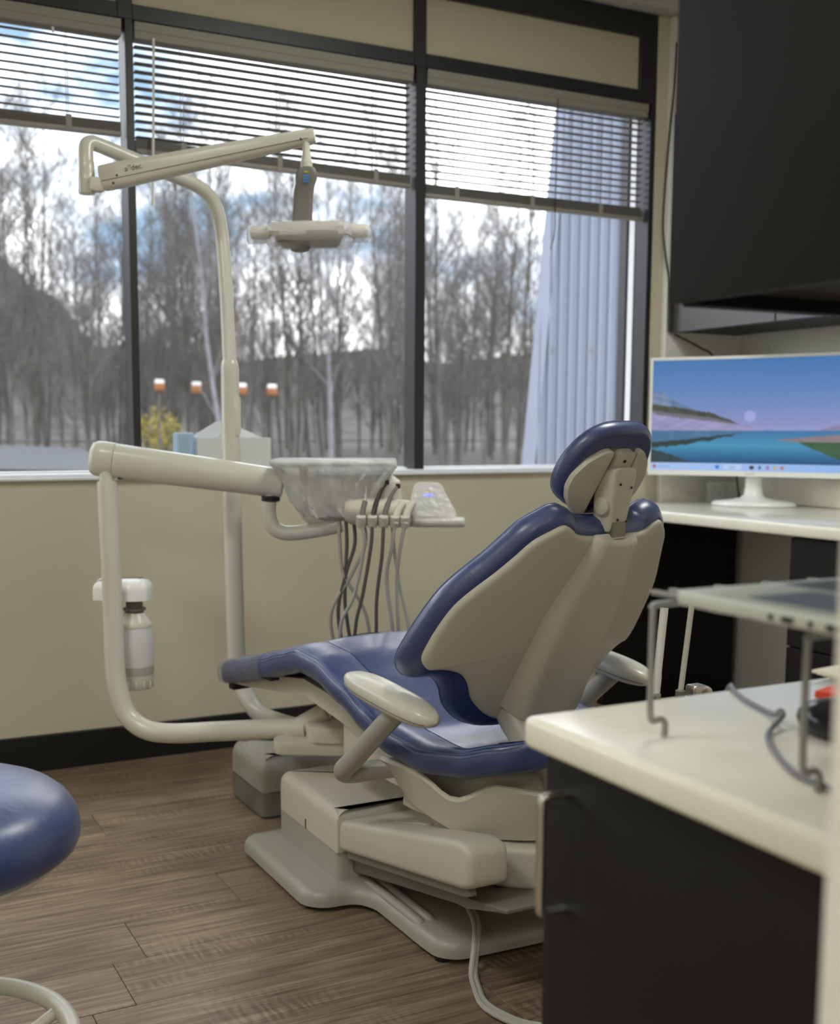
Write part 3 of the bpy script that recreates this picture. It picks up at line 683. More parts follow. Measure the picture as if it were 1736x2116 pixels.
handpiece(HOLD[1], 'black curved handpiece pointing up, second in the instrument row', 'drill', [dl(-.03, -.125, .80), dl(-.026, -.115, .83), dl(-.017, -.10, .862), dl(-.006, -.095, .885), dl(.006, -.09, .902)], m_tip, [dl(-.03, -.125, .80), dl(-.034, -.12, .74), dl(-.054, -.10, .62), dl(-.072, -.08, .54), dl(-.07, -.05, .44), dl(.01, -.12, .37)], m_hose_d)
handpiece(HOLD[2], 'dark grey handpiece with angled round head, third in the instrument row', 'drill', [dl(-.002, -.125, .80), dl(.002, -.115, .828), dl(.012, -.105, .858), dl(.022, -.098, .878), dl(.034, -.09, .893)], m_dgrey, [dl(-.002, -.125, .80), dl(-.006, -.12, .72), dl(-.018, -.10, .62), dl(-.02, -.08, .54), dl(-.015, -.05, .44), dl(.03, -.12, .37)], m_hose_d)
handpiece(HOLD[3], 'stubby pale handpiece under clear wrap, fourth in the instrument row', 'stub', None, m_enamel, [dl(.026, -.125, .80), dl(.018, -.12, .74), dl(.006, -.10, .66), dl(.02, -.08, .54), dl(.03, -.05, .44), dl(.05, -.12, .37)], m_hose_l)
handpiece(HOLD[4], 'pale handpiece beside the handle, last in the instrument row', 'stub', None, m_enamel, [dl(.051, -.125, .80), dl(.040, -.12, .74), dl(.032, -.10, .66), dl(.036, -.08, .54), dl(.045, -.05, .44), dl(.06, -.12, .37)], m_hose_l)
bm = B(); tube(bm, [dl(.02, -.10, .79), dl(.025, -.1, .73), dl(.04, -.09, .64), dl(.062, -.07, .53), dl(.06, -.05, .44), dl(.07, -.12, .38)], .0044, 10, 6); obj('umbilical_hose', bm, m_hose_l, du)

# water bottle on the post
wb = thing('water_bottle', 'milky plastic water bottle hanging under a cream cap behind the delivery post', 'bottle', (.756, 2.97, .353))
C_ = (.756, 2.970)
bm = B(); Mc = Matrix.Translation((C_[0], C_[1], -.037)) @ Matrix.Rotation(radians(-30), 4, 'Z')
prism(bm, rounded([(-.105, -.03), (.0, -.052), (.042, -.035), (.046, .035), (0, .05), (-.085, .04)], .012), .627, .682, .03, 5, False, Mc); obj('bottle_cap', bm, m_white, wb)
bm = B(); lathe(bm, [(.022, .625), (.022, .606), (.03, .604), (.03, .598), (.024, .596), (.026, .588)], (C_[0], C_[1], -.037)); obj('bottle_neck', bm, m_dgrey, wb)
bm = B(); lathe(bm, [(.027, .592), (.030, .586), (.042, .570), (.0455, .562), (.0455, .556)], (C_[0], C_[1], -.037)); obj('bottle_shoulder', bm, m_enamel, wb)
bm = B(); lathe(bm, [(.044, .556), (.047, .535), (.0495, .50), (.0495, .47), (.0485, .452)], (C_[0], C_[1], -.037)); obj('bottle_body', bm, m_bottle, wb)
bm = B(); lathe(bm, [(.0485, .452), (.048, .435), (.0465, .424)], (C_[0], C_[1], -.037)); obj('liquid_band', bm, m_liquid, wb)
bm = B(); lathe(bm, [(.048, .428), (.0475, .422), (.045, .396), (.042, .391), (.02, .390)], (C_[0], C_[1], -.037))
for k in range(14):
    a = 2*pi*k/14; p = Vector((C_[0]+.0465*cos(a), C_[1]+.0465*sin(a), .368)); cyl(bm, p-Vector((0, 0, .01)), p+Vector((0, 0, .01)), .003, 8, .001)
obj('bottle_base', bm, m_enamel, wb)

# ------------------------------------------------------------------ dental light
dlg = thing('dental_light', 'cream dental light with bent pole and wrapped lamp head in front of the windows', 'dental light', (1.06, 2.66, .28))
bm = B(); tube(bm, [(1.041, 3.007, .99), (1.041, 3.003, .885), (1.041, 2.995, .62), (1.040, 2.982, .42), (1.041, 2.965, .36), (1.047, 2.925, .312), (1.058, 2.85, .276), (1.072, 2.74, .276), (1.085, 2.63, .285)], .0245, 22, 6); obj('lower_pole', bm, m_enamel, dlg)
bm = B(); lathe(bm, [(.019, 1.218), (.021, 1.216), (.0245, 1.196), (.0245, .99)], (1.041, 3.010, 0)); obj('pole_collar', bm, m_enamel, dlg)
bm = B(); prism(bm, [(.013*cos(k*pi/12), (.042 if sin(k*pi/12) >= 0 else -.042)+.013*sin(k*pi/12)) for k in range(24)], 0, .003, .001, 2, False, Matrix.Translation((1.049, 2.987, 1.07)) @ Matrix.Rotation(radians(-20), 4, 'Z') @ Matrix.Rotation(radians(90), 4, 'X')); obj('pole_plug', bm, m_enamel, dlg)
bm = B(); tube(bm, [(1.041, 3.010, 1.20), (1.042, 3.023, 1.28), (1.042, 3.034, 1.39), (1.041, 3.050, 1.50), (1.038, 3.060, 1.565), (1.028, 3.062, 1.618), (1.005, 3.058, 1.655), (.965, 3.048, 1.677), (.915, 3.036, 1.689), (.79, 3.012, 1.717), (.70, 2.990, 1.737), (.677, 2.983, 1.739), (.664, 2.978, 1.728), (.661, 2.972, 1.70), (.661, 2.969, 1.675)], .0185, 20, 6); obj('upper_pole', bm, m_enamel, dlg)
bm = B(); lathe(bm, [(.0195, 1.612), (.0205, 1.616), (.0205, 1.640), (.0198, 1.6405), (.0198, 1.6425), (.0205, 1.643), (.0205, 1.663), (.0195, 1.6645), (.0195, 1.69)], (.661, 2.969, 0)); obj('swivel', bm, m_enamel, dlg)
L0, L1 = Vector((.694, 2.955, 1.650)), Vector((1.147, 2.670, 1.742)); la = (L1-L0).normalized(); ls = la.cross(Vector((0, 0, 1))).normalized(); lu = ls.cross(la)
bm = B(); box(bm, (.662, 2.935, 1.615), (.70, 2.968, 1.650), .008, 2); obj('arm_knuckle', bm, m_enamel, dlg)
def lring(t, hw, hu, hd): 
    c = L0.lerp(L1, t); return [c+ls*a+lu*b for a, b in rounded([(-hw, -hd), (hw, -hd), (hw, hu*.55), (hw*.55, hu), (-hw*.55, hu), (-hw, hu*.55)], [.014, .014, .004, .004, .004, .004], 4)]
bm = B(); loft(bm, [lring(0, .019, .028, .028), lring(.01, .021, .030, .031), lring(.1, .021, .030, .032), lring(.55, .019, .024, .026), lring(.98, .017, .017, .020), lring(1.0, .015, .015, .018)]); la_o = obj('light_arm', bm, m_enamel, dlg)
bm = B()
pts = [L0.lerp(L1, t)+ls*(.0215-.003*t)-lu*(.012-.004*t) for t in (.01, .5, .97)]; tube(bm, pts, .0007, 5); obj('arm_seam', bm, m_seam, la_o)
for t, dz in ((.085, -.006), (.062, -.022), (.94, -.008)):
    bm = B(); p = L0.lerp(L1, t)+ls*.0205+lu*dz; cyl(bm, p-ls*.004, p+ls*.0022, .0028, 10); obj('screw', bm, m_screw, la_o)
# lettering on the arm
def lettering(name, body, size, origin, xdir, ndir, m, parent):
    cu = bpy.data.curves.new(name, 'FONT'); cu.body = body; cu.size = size; cu.extrude = .0002
    tmp = bpy.data.objects.new(name, cu); COL.objects.link(tmp)
    dg = bpy.context.evaluated_depsgraph_get(); me = bpy.data.meshes.new_from_object(tmp.evaluated_get(dg)); bpy.data.objects.remove(tmp)
    ydir = ndir.cross(xdir)
    Mt = Matrix(((xdir.x, ydir.x, ndir.x, origin.x), (xdir.y, ydir.y, ndir.y, origin.y), (xdir.z, ydir.z, ndir.z, origin.z), (0, 0, 0, 1)))
    b = B(); b.from_mesh(me); b.transform(Mt); return obj(name, b, m, parent)
m_ink = mat('dark_print', (70, 68, 64), .6)
o_ = L0.lerp(L1, .125)+ls*.0212+lu*-.001
bm = B(); pq = o_+la*.0105+lu*.0115
lettering('lettering', 'a', .019, o_, la, ls, m_ink, la_o)
lettering('lettering', 'dec', .019, o_+la*.0165, la, ls, m_ink, la_o)
def strip(b, a0, a1, w): d = (a1-a0).normalized(); n_ = ls.cross(d)*w; loft(b, [[a0-n_, a0+n_, a0+n_+ls*.0002, a0-n_+ls*.0002], [a1-n_, a1+n_, a1+n_+ls*.0002, a1-n_+ls*.0002]])
strip(bm, pq-la*.002+lu*.001, pq+la*.0075+lu*.002, .0006); strip(bm, pq+lu*.001, pq-lu*.008, .0004); strip(bm, pq+la*.005+lu*.001, pq+la*.005-lu*.008, .0004)
obj('logo_mark', bm, m_ink, la_o)
# lamp head
bm = B(); lathe(bm, [(.009, 1.732), (.0095, 1.70), (.012, 1.688), (.0125, 1.680), (.0145, 1.679), (.015, 1.662)], (1.127, 2.675, 0)); obj('drop_stem', bm, m_enamel, dlg)
def nring(e, g, z, a, b): return [EV*e+GV*g+Vector((0, 0, z))+EV*x+GV*y for x, y in rounded([(-a, -b), (a, -b), (a, b), (-a, b)], .012, 4)]
E_ = lambda x: (x-794.2)/2383.47*2.8
G_ = 2.895
bm = B(); loft(bm, [nring(E_(x), G_+gg, z, a, .018) for x, gg, z, a in ((634, 0, 1.664, .014), (632, 0, 1.660, .022), (631, 0, 1.648, .0265), (630, 0, 1.636, .0255), (628, .002, 1.625, .023), (625, .004, 1.61, .0235), (623, .006, 1.58, .0235), (621, .006, 1.545, .0245), (620, .006, 1.53, .024))]); nk = obj('lamp_neck', bm, m_dgrey, dlg)
bm = B(); p = EV*E_(631)+GV*(G_-.0187); 
for z_ in (1.6415, 1.635, 1.6285): box(bm, (-.007, -.0006, z_-.0024), (.007, .001, z_+.0024), 0, 1, Matrix.Translation(p) @ Matrix.Rotation(-YAW, 4, 'Z'))
obj('blue_sticker', bm, mat('blue_sticker', (60, 130, 185), .5), nk)
bm = B(); box(bm, (-.0045, -.0006, 1.649), (.0045, .001, 1.6525), 0, 1, Matrix.Translation(p) @ Matrix.Rotation(-YAW, 4, 'Z')); obj('yellow_sticker', bm, mat('yellow_sticker', (200, 185, 40), .5), nk)
Mh = Matrix.Translation(EV*E_(636)+GV*(G_+.004)+Vector((0, 0, 1.509))) @ Matrix.Rotation(-YAW, 4, 'Z') @ Matrix.Rotation(radians(-1.0), 4, 'Y')
bm = B(); prism(bm, rounded([(-.088, -.045), (.088, -.045), (.075, .06), (-.075, .06)], .02), -.016, .024, .010, 3, True, Mh); obj('lamp_housing', bm, m_plastic, dlg)
bm = B(); prism(bm, rounded([(-.082, -.052), (.082, -.052), (.07, .062), (-.07, .062)], .02), -.026, -.012, .006, 2, True, Mh); obj('lamp_lens', bm, m_dgrey, dlg)
bm = B(); lathe(bm, [(.014, -.046), (.022, -.043), (.0245, -.036), (.0245, -.024)], Mh @ Vector((-.022, -.02, 0)), Mh.to_3x3() @ Vector((0, 0, 1))); obj('sensor_knob', bm, m_dgrey, dlg)
for s_, xx in ((-1, -.119), (1, .121)):
    bm = B(); cyl(bm, Mh @ Vector((s_*.07, 0, .004)), Mh @ Vector((s_*.10, 0, .004)), .009, 12); cyl(bm, Mh @ Vector((s_*.095, 0, .004)), Mh @ Vector((s_*.144, 0, .004)), .0165, 18, .007); obj('lamp_handle', bm, m_enamel, dlg)
random.seed(11); rings = []
for k, x in enumerate([-.152, -.148, -.135, -.12, -.105, -.092, -.07, -.04, 0, .04, .07, .09, .105, .12, .135, .148, .151]):
    ax_ = abs(x); r1 = .004 if ax_ > .1505 else (.02 if ax_ > .1 else .034); ry = r1 if ax_ > .1 else .066
    rings.append([Mh @ Vector((x+random.uniform(-.003, .003), ry*cos(a)*random.uniform(.93, 1.05), -.003+r1*sin(a)*random.uniform(.88, 1.06))) for a in [2*pi*q/22 for q in range(22)]])
bm = B(); loft(bm, rings); obj('lamp_wrap', bm, m_film, dlg, 25, label='crinkled clear plastic wrap over the lamp head')

# ------------------------------------------------------------------ carton on the window sill
t = thing('carton', 'open white carton with raised lid flaps on the window sill', 'box', (1.21, 3.55, .899))
def panel(bm, a, b, c, d, th=.0015):
    a, b, c, d = map(Vector, (a, b, c, d)); n_ = (b-a).cross(d-a).normalized()*th
    loft(bm, [[a, b, c, d], [a+n_, b+n_, c+n_, d+n_]])
x0_, x1_, ya, yb, z0_, z1_ = 1.106, 1.349, 3.512, 3.596, .8995, 1.007
bm = B(); panel(bm, (x0_, ya, z0_), (x1_, ya, z0_), (x1_, ya, z1_), (x0_, ya, z1_)); panel(bm, (x0_, yb, z0_), (x1_, yb, z0_), (x1_, yb, z1_), (x0_, yb, z1_))
panel(bm, (x0_, ya, z0_), (x0_, yb, z0_), (x0_, yb, z1_+.004), (x0_, ya, z1_)); panel(bm, (x1_, ya, z0_), (x1_, yb, z0_), (x1_, yb, z1_), (x1_, ya, z1_)); box(bm, (x0_, ya, z0_), (x1_, yb, z0_+.002))
mcard = mat('white_card', (222, 224, 226), .6); obj('carton_body', bm, mcard, t)
bm = B(); panel(bm, (x0_, yb, z1_), (1.20, yb, z1_), (1.235, yb-.01, 1.062), (1.19, yb-.01, 1.056)); obj('lid_flap', bm, mcard, t)
bm = B(); panel(bm, (1.262, yb-.02, z1_), (1.345, yb-.01, z1_), (1.27, yb-.012, 1.040), (1.232, yb-.012, 1.056)); obj('lid_flap', bm, mcard, t)
bm = B(); prism(bm, rounded([(1.05, 3.53), (1.10, 3.53), (1.10, 3.595), (1.05, 3.595)], .006), .8995, 1.022, .003, 2); tag(obj('plastic_tub', bm, film_mat('pale_blue_plastic', (170, 200, 225), .35, .25)), 'translucent pale blue tub standing left of the white carton', 'tub')

# ------------------------------------------------------------------ desk, cabinets by the right wall
bm = B(); box(bm, (2.605, 1.6, .722), (3.288, 3.488, .76), .008, 3); tag(obj('worktop', bm, m_top), 'cream stone desk top under the white monitor', 'worktop')
bm = B(); box(bm, (2.655, 3.44, .003), (3.288, 3.487, .722), .002, 1); tag(obj('desk_end_panel', bm, m_cab), 'black end panel holding up the desk beside the window wall', 'panel')
t = thing('drawer_cabinet', 'dark drawer cabinet under the right end of the desk', 'cabinet', (2.95, 2.1, 0))
bm = B(); box(bm, (2.665, 1.65, .003), (3.287, 2.55, .721), .002, 1); obj('carcass', bm, m_cab, t)
for a, b in ((.10, .38), (.385, .56), (.565, .715)):
    bm = B(); box(bm, (2.646, 1.655, a), (2.665, 2.545, b), .002, 1); d = obj('drawer', bm, m_cab, t)
    bm = B(); tube(bm, [(2.648, 2.05, b-.04), (2.62, 2.05, b-.04), (2.62, 2.15, b-.04), (2.648, 2.15, b-.04)], .004, 8); obj('drawer_handle', bm, m_steel, d)
bm = B(); box(bm, (3.27, 1.6, .761), (3.289, 3.488, .862), .003, 2); tag(obj('backsplash', bm, m_top), 'cream stone backsplash strip along the wall behind the monitor', 'backsplash')
t = thing('wall_cabinet', 'long dark wall cabinet above the white monitor, sky glinting on its doors', 'cabinet', (3.12, 2.6, 1.4))
bm = B(); box(bm, (2.968, 1.75, 1.404), (3.288, 3.488, 2.2), .002, 1); obj('carcass', bm, m_cab, t)
for a, b in ((1.752, 2.348), (2.352, 2.946), (2.950, 3.484)):
    bm = B(); box(bm, (2.95, a, 1.400), (2.968, b, 2.198), .002, 1); obj('door', bm, mat('satin_espresso', (40, 36, 36), .22, spec=.8), t)

# monitor
mo = thing('monitor', 'white curved computer monitor showing a lake picture on the desk', 'monitor', (3.19, 3.255, .76))
th = radians(33); MR = (EV*cos(th)-GV*sin(th)); MN = -(GV*cos(th)+EV*sin(th)); MC = Vector((3.10, 3.17, 1.086))+MN*.05; RC = 1.7
def scr(x, z, off=0):
    a = x/RC; return MC+MR*(RC-off)*sin(a)+MN*((RC-off)*(1-cos(a))+off)+Vector((0, 0, z))
MWI, MHI = .374, .2165
def curved(bm, x0, x1, z0, z1, o0, o1, n=24):
    loft(bm, [[scr(x0+(x1-x0)*i/n, z, o) for z, o in ((z0, o0), (z1, o0), (z1, o1), (z0, o1))] for i in range(n+1)])
m_mon = mat('white_monitor_plastic', (236, 236, 232), .3)
bm = B(); curved(bm, -MWI, MWI, -MHI, MHI, -.03, -.004); obj('rear_case', bm, m_mon, mo)
bm = B(); SX, SZ0, SZ1 = .364, -.1975, .2058
curved(bm, -MWI, MWI, SZ1, MHI, -.006, .003); curved(bm, -MWI, MWI, -MHI, SZ0, -.006, .003); curved(bm, -MWI, -SX, SZ0, SZ1, -.006, .003, 2); curved(bm, SX, MWI, SZ0, SZ1, -.006, .003, 2)
obj('bezel', bm, m_mon, mo)
# the picture on the screen: colours per vertex of a fine grid
import numpy as np
NXs, NZs = 300, 170
bm = B(); g = [[bm.verts.new(scr(-SX+2*SX*i/NXs, SZ0+(SZ1-SZ0)*j/NZs, .0005)) for i in range(NXs+1)] for j in range(NZs+1)]
for j in range(NZs):
    for i in range(NXs): bm.faces.new((g[j][i], g[j][i+1], g[j+1][i+1], g[j+1][i]))
bm.verts.index_update()
def fbm(x, s, o=5): return sum(sin(x*s*2**k+k*1.7+sin(x*s*1.3*2**k))*.5**k for k in range(o))/2
def picture(x, y):          # x,y in 0..1 (y up)
    def L(a, b, t): t = max(0, min(1, t)); return tuple(p+(q-p)*t for p, q in zip(a, b))
    def nz(u, v): return .5+.5*max(-1, min(1, fbm(u, 23)*.6+fbm(v+u*.7, 37)*.6))
    if y < .066:
        c = L((172, 200, 248), (146, 186, 242), x)
        for cx_, col, w in ((.335, (40, 120, 215), .010), (.505, (70, 66, 52), .012), (.545, (80, 110, 140), .007), (.583, (160, 120, 180), .009), (.620, (205, 180, 100), .009), (.655, (190, 125, 120), .009), (.02, (170, 90, 100), .008)):
            if math.hypot((x-cx_)/w, (y-.033)/.017) < 1: c = col
        if .365 < x < .455 and abs(y-.033) < .020: c = (190, 212, 250)
        if .39 < x < .425 and abs(y-.033) < .005: c = (150, 170, 210)
        if .035 < x < .1 and abs(y-.033) < .006: c = (146, 168, 212)
        return c
    hz = .362
    if y >= hz:
        t = (y-hz)/(1-hz); c = L((150, 152, 204), (96, 134, 192), t*1.8) if t < .55 else L((96, 134, 192), (66, 118, 178), (t-.55)/.45)
        d = math.hypot((x-.487)*1.75, y-.487)
        if d < .053: c = L((168, 176, 228), (158, 164, 220), d/.053)
        if math.hypot((x-.935)*1.75, y-.81) < .008: c = (190, 215, 240)
        def curve(tab): return interp(tab, x)
        mt = curve([(0, .70), (.045, .715), (.09, .65), (.165, .585), (.20, .555), (.28, .52), (.36, .475), (.45, .41), (.55, .362), (1, .3)])+.008*fbm(x, 45)
        if y < mt: c = L((84, 112, 150), (140, 156, 186), nz(x*2, y*3)*(1 if x < .1 else .5))
        tr = curve([(0, .600), (.1, .575), (.28, .525), (.38, .465), (.45, .40), (.52, .362), (1, .3)])+.010*abs(fbm(x, 150))*(1 if x < .32 else .3)
        if y < tr: c = L((48, 58, 52), (84, 88, 80), nz(x*3, y*4))
        ro = curve([(0, .545), (.1, .52), (.28, .485), (.38, .445), (.46, .395), (.54, .362), (1, .3)])
        if y < ro: c = L((122, 118, 130), (104, 104, 116), nz(x, y*4))
        sn = curve([(0, .525), (.04, .50), (.15, .475), (.28, .447), (.42, .42), (.5, .385), (.58, .362), (1, .3)])+.003*fbm(x, 30)
        if y < sn: c = L((170, 164, 206), (138, 138, 184), nz(x*1.5-y*2, y*3))
        if x > .83: 
            if y < hz+.075*((x-.83)/.17)**.7: c = L((146, 138, 178), (108, 112, 156), nz(x*2, y*3)*.6)
        return c
    t = (hz-y)/(hz-.066); c = L((60, 116, 164), (70, 150, 188), t*2.2) if t < .45 else L((70, 150, 188), (26, 78, 124), (t-.45)/.55)
    w = .010*fbm(x, 60)
    lo, up = interp([(0, .20), (.1, .215), (.28, .27), (.38, .31), (.46, .335), (1, .4)], x)+w, interp([(0, .255), (.12, .27), (.28, .305), (.38, .328), (.47, .337), (1, .4)], x)+w*.4
    if x < .47 and lo < y < up: c = L((44, 66, 68), (38, 56, 54), nz(x*2, y*5))
    elif x < .42 and y >= up: c = L((86, 124, 164), (60, 108, 146), nz(x*2, y*4))
    bl = interp([(0, .19), (.06, .165), (.16, .10), (.24, .066), (1, 0)], x)+w
    if y < bl: c = L((34, 56, 66), (48, 74, 78), nz(x*2, y*4))
    if x > .61:
        q = (x-.61)/.39; tp = hz-.082+.060*q; bt = interp([(.61, .278), (.72, .262), (1, .262)], x)
        if bt < y < tp: c = L((152, 134, 140), (122, 112, 120), nz(x*2, y*5))
        if x > .73:
            gb = interp([(.73, .25), (.80, .20), (.90, .13), (1, .075)], x)+w*.5
            if gb < y <= bt: c = L((46, 82, 62), (70, 104, 66), nz(x*2, y*6))
    return c
cols = []
for j in range(NZs+1):
    for i in range(NXs+1): cols.append(s2l(picture(i/NXs, j/NZs))+(1,))
order = [v.index for row in g for v in row]
arr = np.zeros((len(order), 4), dtype=np.float32); arr[order] = cols
m_scr = bpy.data.materials.new('lit_screen'); m_scr.use_nodes = True; tt = m_scr.node_tree; pp = tt.nodes['Principled BSDF']
at_ = tt.nodes.new('ShaderNodeAttribute'); at_.attribute_name = 'picture'; pp.inputs['Base Color'].default_value = (.01, .01, .01, 1); pp.inputs['Roughness'].default_value = .35
tt.links.new(at_.outputs['Color'], pp.inputs['Emission Color']); pp.inputs['Emission Strength'].default_value = .9
scrn = obj('screen', bm, m_scr, mo, label='screen showing a blue lake, snowy shore and pale sun')
ca = scrn.data.color_attributes.new('picture', 'FLOAT_COLOR', 'POINT'); ca.data.foreach_set('color', arr.ravel())
bm = B()
for k in range(7): box(bm, (0, 0, 0), (.0035, .0005, .0035), 0, 1, Matrix.Translation(scr(-.0165+k*.0048, -.209, .0031)) @ Matrix.Rotation(math.atan2(MR.y, MR.x), 4, 'Z'))
obj('maker_mark', bm, mat('silver_print', (176, 176, 176), .5), mo)
bm = B(); sc_ = Vector((3.10, 3.17, 0))
loft(bm, [[sc_+MR*(a*cos(q))-MN*(b*sin(q))+Vector((0, 0, z)) for q in [2*pi*k/40 for k in range(40)]] for a, b, z in ((.150, .085, .7605), (.153, .088, .764), (.151, .087, .771), (.143, .081, .777), (.09, .06, .783), (.05, .038, .79), (.036, .028, .80), (.031, .022, .83), (.030, .02, .90), (.030, .02, .95))]); obj('stand', bm, m_white, mo)

bm = B(); A_ = Vector((3.10, 3.40, .7605)); 
for s_ in (0,):
    panel(bm, A_, A_+Vector((.17, -.085, 0)), A_+Vector((.17, -.085, .078)), A_+Vector((0, 0, .078)), .003); panel(bm, A_, A_+Vector((.17, -.085, 0)), A_+Vector((.19, -.045, 0)), A_+Vector((.02, .04, 0)), .003)
    panel(bm, A_+Vector((.02, .04, 0)), A_+Vector((.19, -.045, 0)), A_+Vector((.19, -.045, .078)), A_+Vector((.02, .04, .078)), .003); panel(bm, A_, A_+Vector((.02, .04, 0)), A_+Vector((.02, .04, .078)), A_+Vector((0, 0, .078)), .003)
tag(obj('acrylic_holder', bm, m_acrylic), 'clear acrylic card holder on the desk behind the monitor stand', 'card holder')
bm = B(); tube(bm, [(2.945, 3.482, 2.45), (2.938, 3.481, 2.30), (2.918, 3.480, 2.10), (2.905, 3.480, 1.90), (2.903, 3.480, 1.78), (2.918, 3.478, 1.68), (2.937, 3.478, 1.60), (2.940, 3.477, 1.50), (2.941, 3.476, 1.405)], .0042, 8, 6); tag(obj('wall_cable', bm, m_tip), 'thin dark cable looping down the corner beside the right window', 'cable')
bm = B(); tube(bm, [(2.962, 3.465, 1.394), (2.985, 3.462, 1.385), (3.03, 3.452, 1.366), (3.07, 3.44, 1.345), (3.11, 3.42, 1.316), (3.13, 3.37, 1.20), (3.12, 3.31, 1.0), (3.12, 3.27, .82), (3.16, 3.30, .7665), (3.2, 3.36, .766)], .0042, 8, 6); tag(obj('monitor_cable', bm, m_tip), 'black cable hanging from under the wall cabinet to behind the monitor', 'cable')

# ------------------------------------------------------------------ near cabinets
bm = B(); prism(bm, rounded([(.602, .378), (1.198, .378), (1.198, .907), (.602, .907)], [.002, .002, .002, .012]), .729, .76, .008, 4, True); tag(obj('worktop', bm, m_top), 'cream stone counter top in the right foreground under the laptop', 'worktop')
t = thing('base_cabinet', 'dark base cabinet with steel bar handle in the right foreground', 'cabinet', (.9, .64, 0))
bm = B(); box(bm, (.647, .379, .1), (1.198, .900, .7285), .001, 1); obj('carcass', bm, m_cab, t)
bm = B(); box(bm, (.70, .379, .0), (1.198, .895, .1)); obj('toe_kick', bm, m_black, t)
bm = B(); box(bm, (.628, .382, .105), (.646, .901, .7225), .0015, 2); dr = obj('door', bm, m_cab, t)
bm = B(); tube(bm, [(.630, .867, .690), (.609, .867, .690), (.603, .867, .688), (.600, .867, .683), (.600, .867, .63), (.600, .867, .584), (.603, .867, .579), (.609, .867, .577), (.630, .867, .577)], .0047, 14, 4); obj('door_handle', bm, m_steel, dr)
t = thing('upper_cabinet', 'large dark wall cabinet filling the upper right corner of the view', 'cabinet', (.98, .64, 1.15))
bm = B(); box(bm, (.782, .379, 1.165), (1.198, .905, 2.2), .001, 1); obj('carcass', bm, m_cab, t)
bm = B(); box(bm, (.782, .885, 1.152), (1.198, .9045, 1.165)); box(bm, (1.18, .379, 1.152), (1.198, .885, 1.165)); obj('bottom_edge', bm, m_cab, t)
bm = B(); box(bm, (.764, .382, 1.1545), (.781, .9045, 2.198), .0022, 2); obj('door', bm, mat('brown_espresso', (17, 15, 14), .5, spec=.35), t)

# laptop riser
t = thing('laptop_riser', 'grey wire riser rack holding the laptop on the counter', 'rack', (.80, .70, .76))
for n_, yy in (('leg_frame', .787), ('leg_frame', .612)):
    bm = B()
    for xx, s_ in ((.662, 1), (.95, -1)):
        tube(bm, [(xx+s_*.010, yy-.004, .7615), (xx+s_*.010, yy-.004, .772), (xx+s_*.007, yy-.002, .7765), (xx, yy, .775), (xx-s_*.003, yy, .779), (xx-s_*.004, yy, .80), (xx-s_*.004, yy, .868), (xx-s_*.002, yy, .8765), (xx+s_*.008, yy, .8795), (xx+s_*.15, yy, .8795)], .0030, 10, 4)
    obj(n_, bm, m_wire, t)
for xx in (.684, .706, .76, .82, .88, .93):
    bm = B(); tube(bm, [(xx, .818, .8845), (xx, .80, .8852), (xx, .60, .8852), (xx, .585, .8845)], .0028, 8, 4); obj('rail', bm, m_wire, t)
lp = thing('laptop', 'open silver laptop resting on the wire riser', 'laptop', (.74, .56, .889))
m_lap = mat('pale_silver', (206, 212, 204), .35, metal=.2)
bm = B(); prism(bm, rounded([(.618, .388), (.852, .388), (.852, .714), (.618, .714)], .008), .8925, .9045, .003, 3, True); lb = obj('laptop_base', bm, m_lap, lp)
for x_, y_ in ((.650, .690), (.650, .415), (.82, .690), (.82, .415)):
    bm = B(); box(bm, (x_-.012, y_-.008, .8882), (x_+.012, y_+.008, .8927), .001, 1); obj('rubber_foot', bm, m_enamel, lb)
bm = B(); box(bm, (.722, .402, .9040), (.832, .700, .9052), .001, 1); kb = obj('keyboard', bm, mat('dark_keys', (96, 102, 108), .4), lb)
bm = B(); box(bm, (.638, .47, .9040), (.708, .655, .9050), .001, 1); obj('touchpad', bm, mat('grey_touchpad', (110, 115, 120), .3), lb)
for yy, w in ((.610, .004), (.594, .011), (.573, .004), (.548, .022)):
    bm = B(); box(bm, (.6172, yy-w/2, .8955), (.6185, yy+w/2, .8995)); obj('side_port', bm, m_dark, lb)
Ml = Matrix.Translation((.852, 0, .9045)) @ Matrix.Rotation(radians(22), 4, 'Y')
bm = B(); box(bm, (0, .388, .002), (.006, .712, .205), .002, 2, Ml); ld = obj('laptop_lid', bm, m_lap, lp)
bm = B(); box(bm, (-.0004, .398, .012), (.0004, .702, .196), 0, 1, Ml); obj('laptop_screen', bm, m_dark, ld)
bm = B(); tube(bm, [(.866, .913, .70), (.866, .9125, .75), (.864, .905, .7635), (.855, .893, .764), (.842, .872, .764), (.828, .845, .764), (.813, .803, .764), (.800, .778, .768), (.793, .766, .775), (.790, .760, .772), (.772, .753, .766), (.754, .741, .764), (.737, .724, .764), (.720, .702, .764), (.703, .677, .764), (.689, .653, .764), (.681, .634, .764), (.677, .61, .7645), (.674, .58, .764), (.675, .5, .764)], .0026, 8, 5); tag(obj('charging_cord', bm, mat('grey_cord', (120, 118, 126), .5)), 'thin grey charging cord winding across the counter top', 'cord')
bm = B(); rings = []
for k in range(11):
    a = -pi/2+pi*k/10; rings.append([Vector((.818+.034*cos(a)*cos(q), .712+.050*cos(a)*sin(q), .7605+max(0, .012+.021*sin(a)))) for q in [2*pi*i/24 for i in range(24)]])
loft(bm, rings); bmesh.ops.remove_doubles(bm, verts=bm.verts[:], dist=1e-5); mouse = tag(obj('computer_mouse', bm, mat('glossy_black', (22, 24, 30), .12)), 'glossy black computer mouse on the counter behind the wire leg', 'mouse')
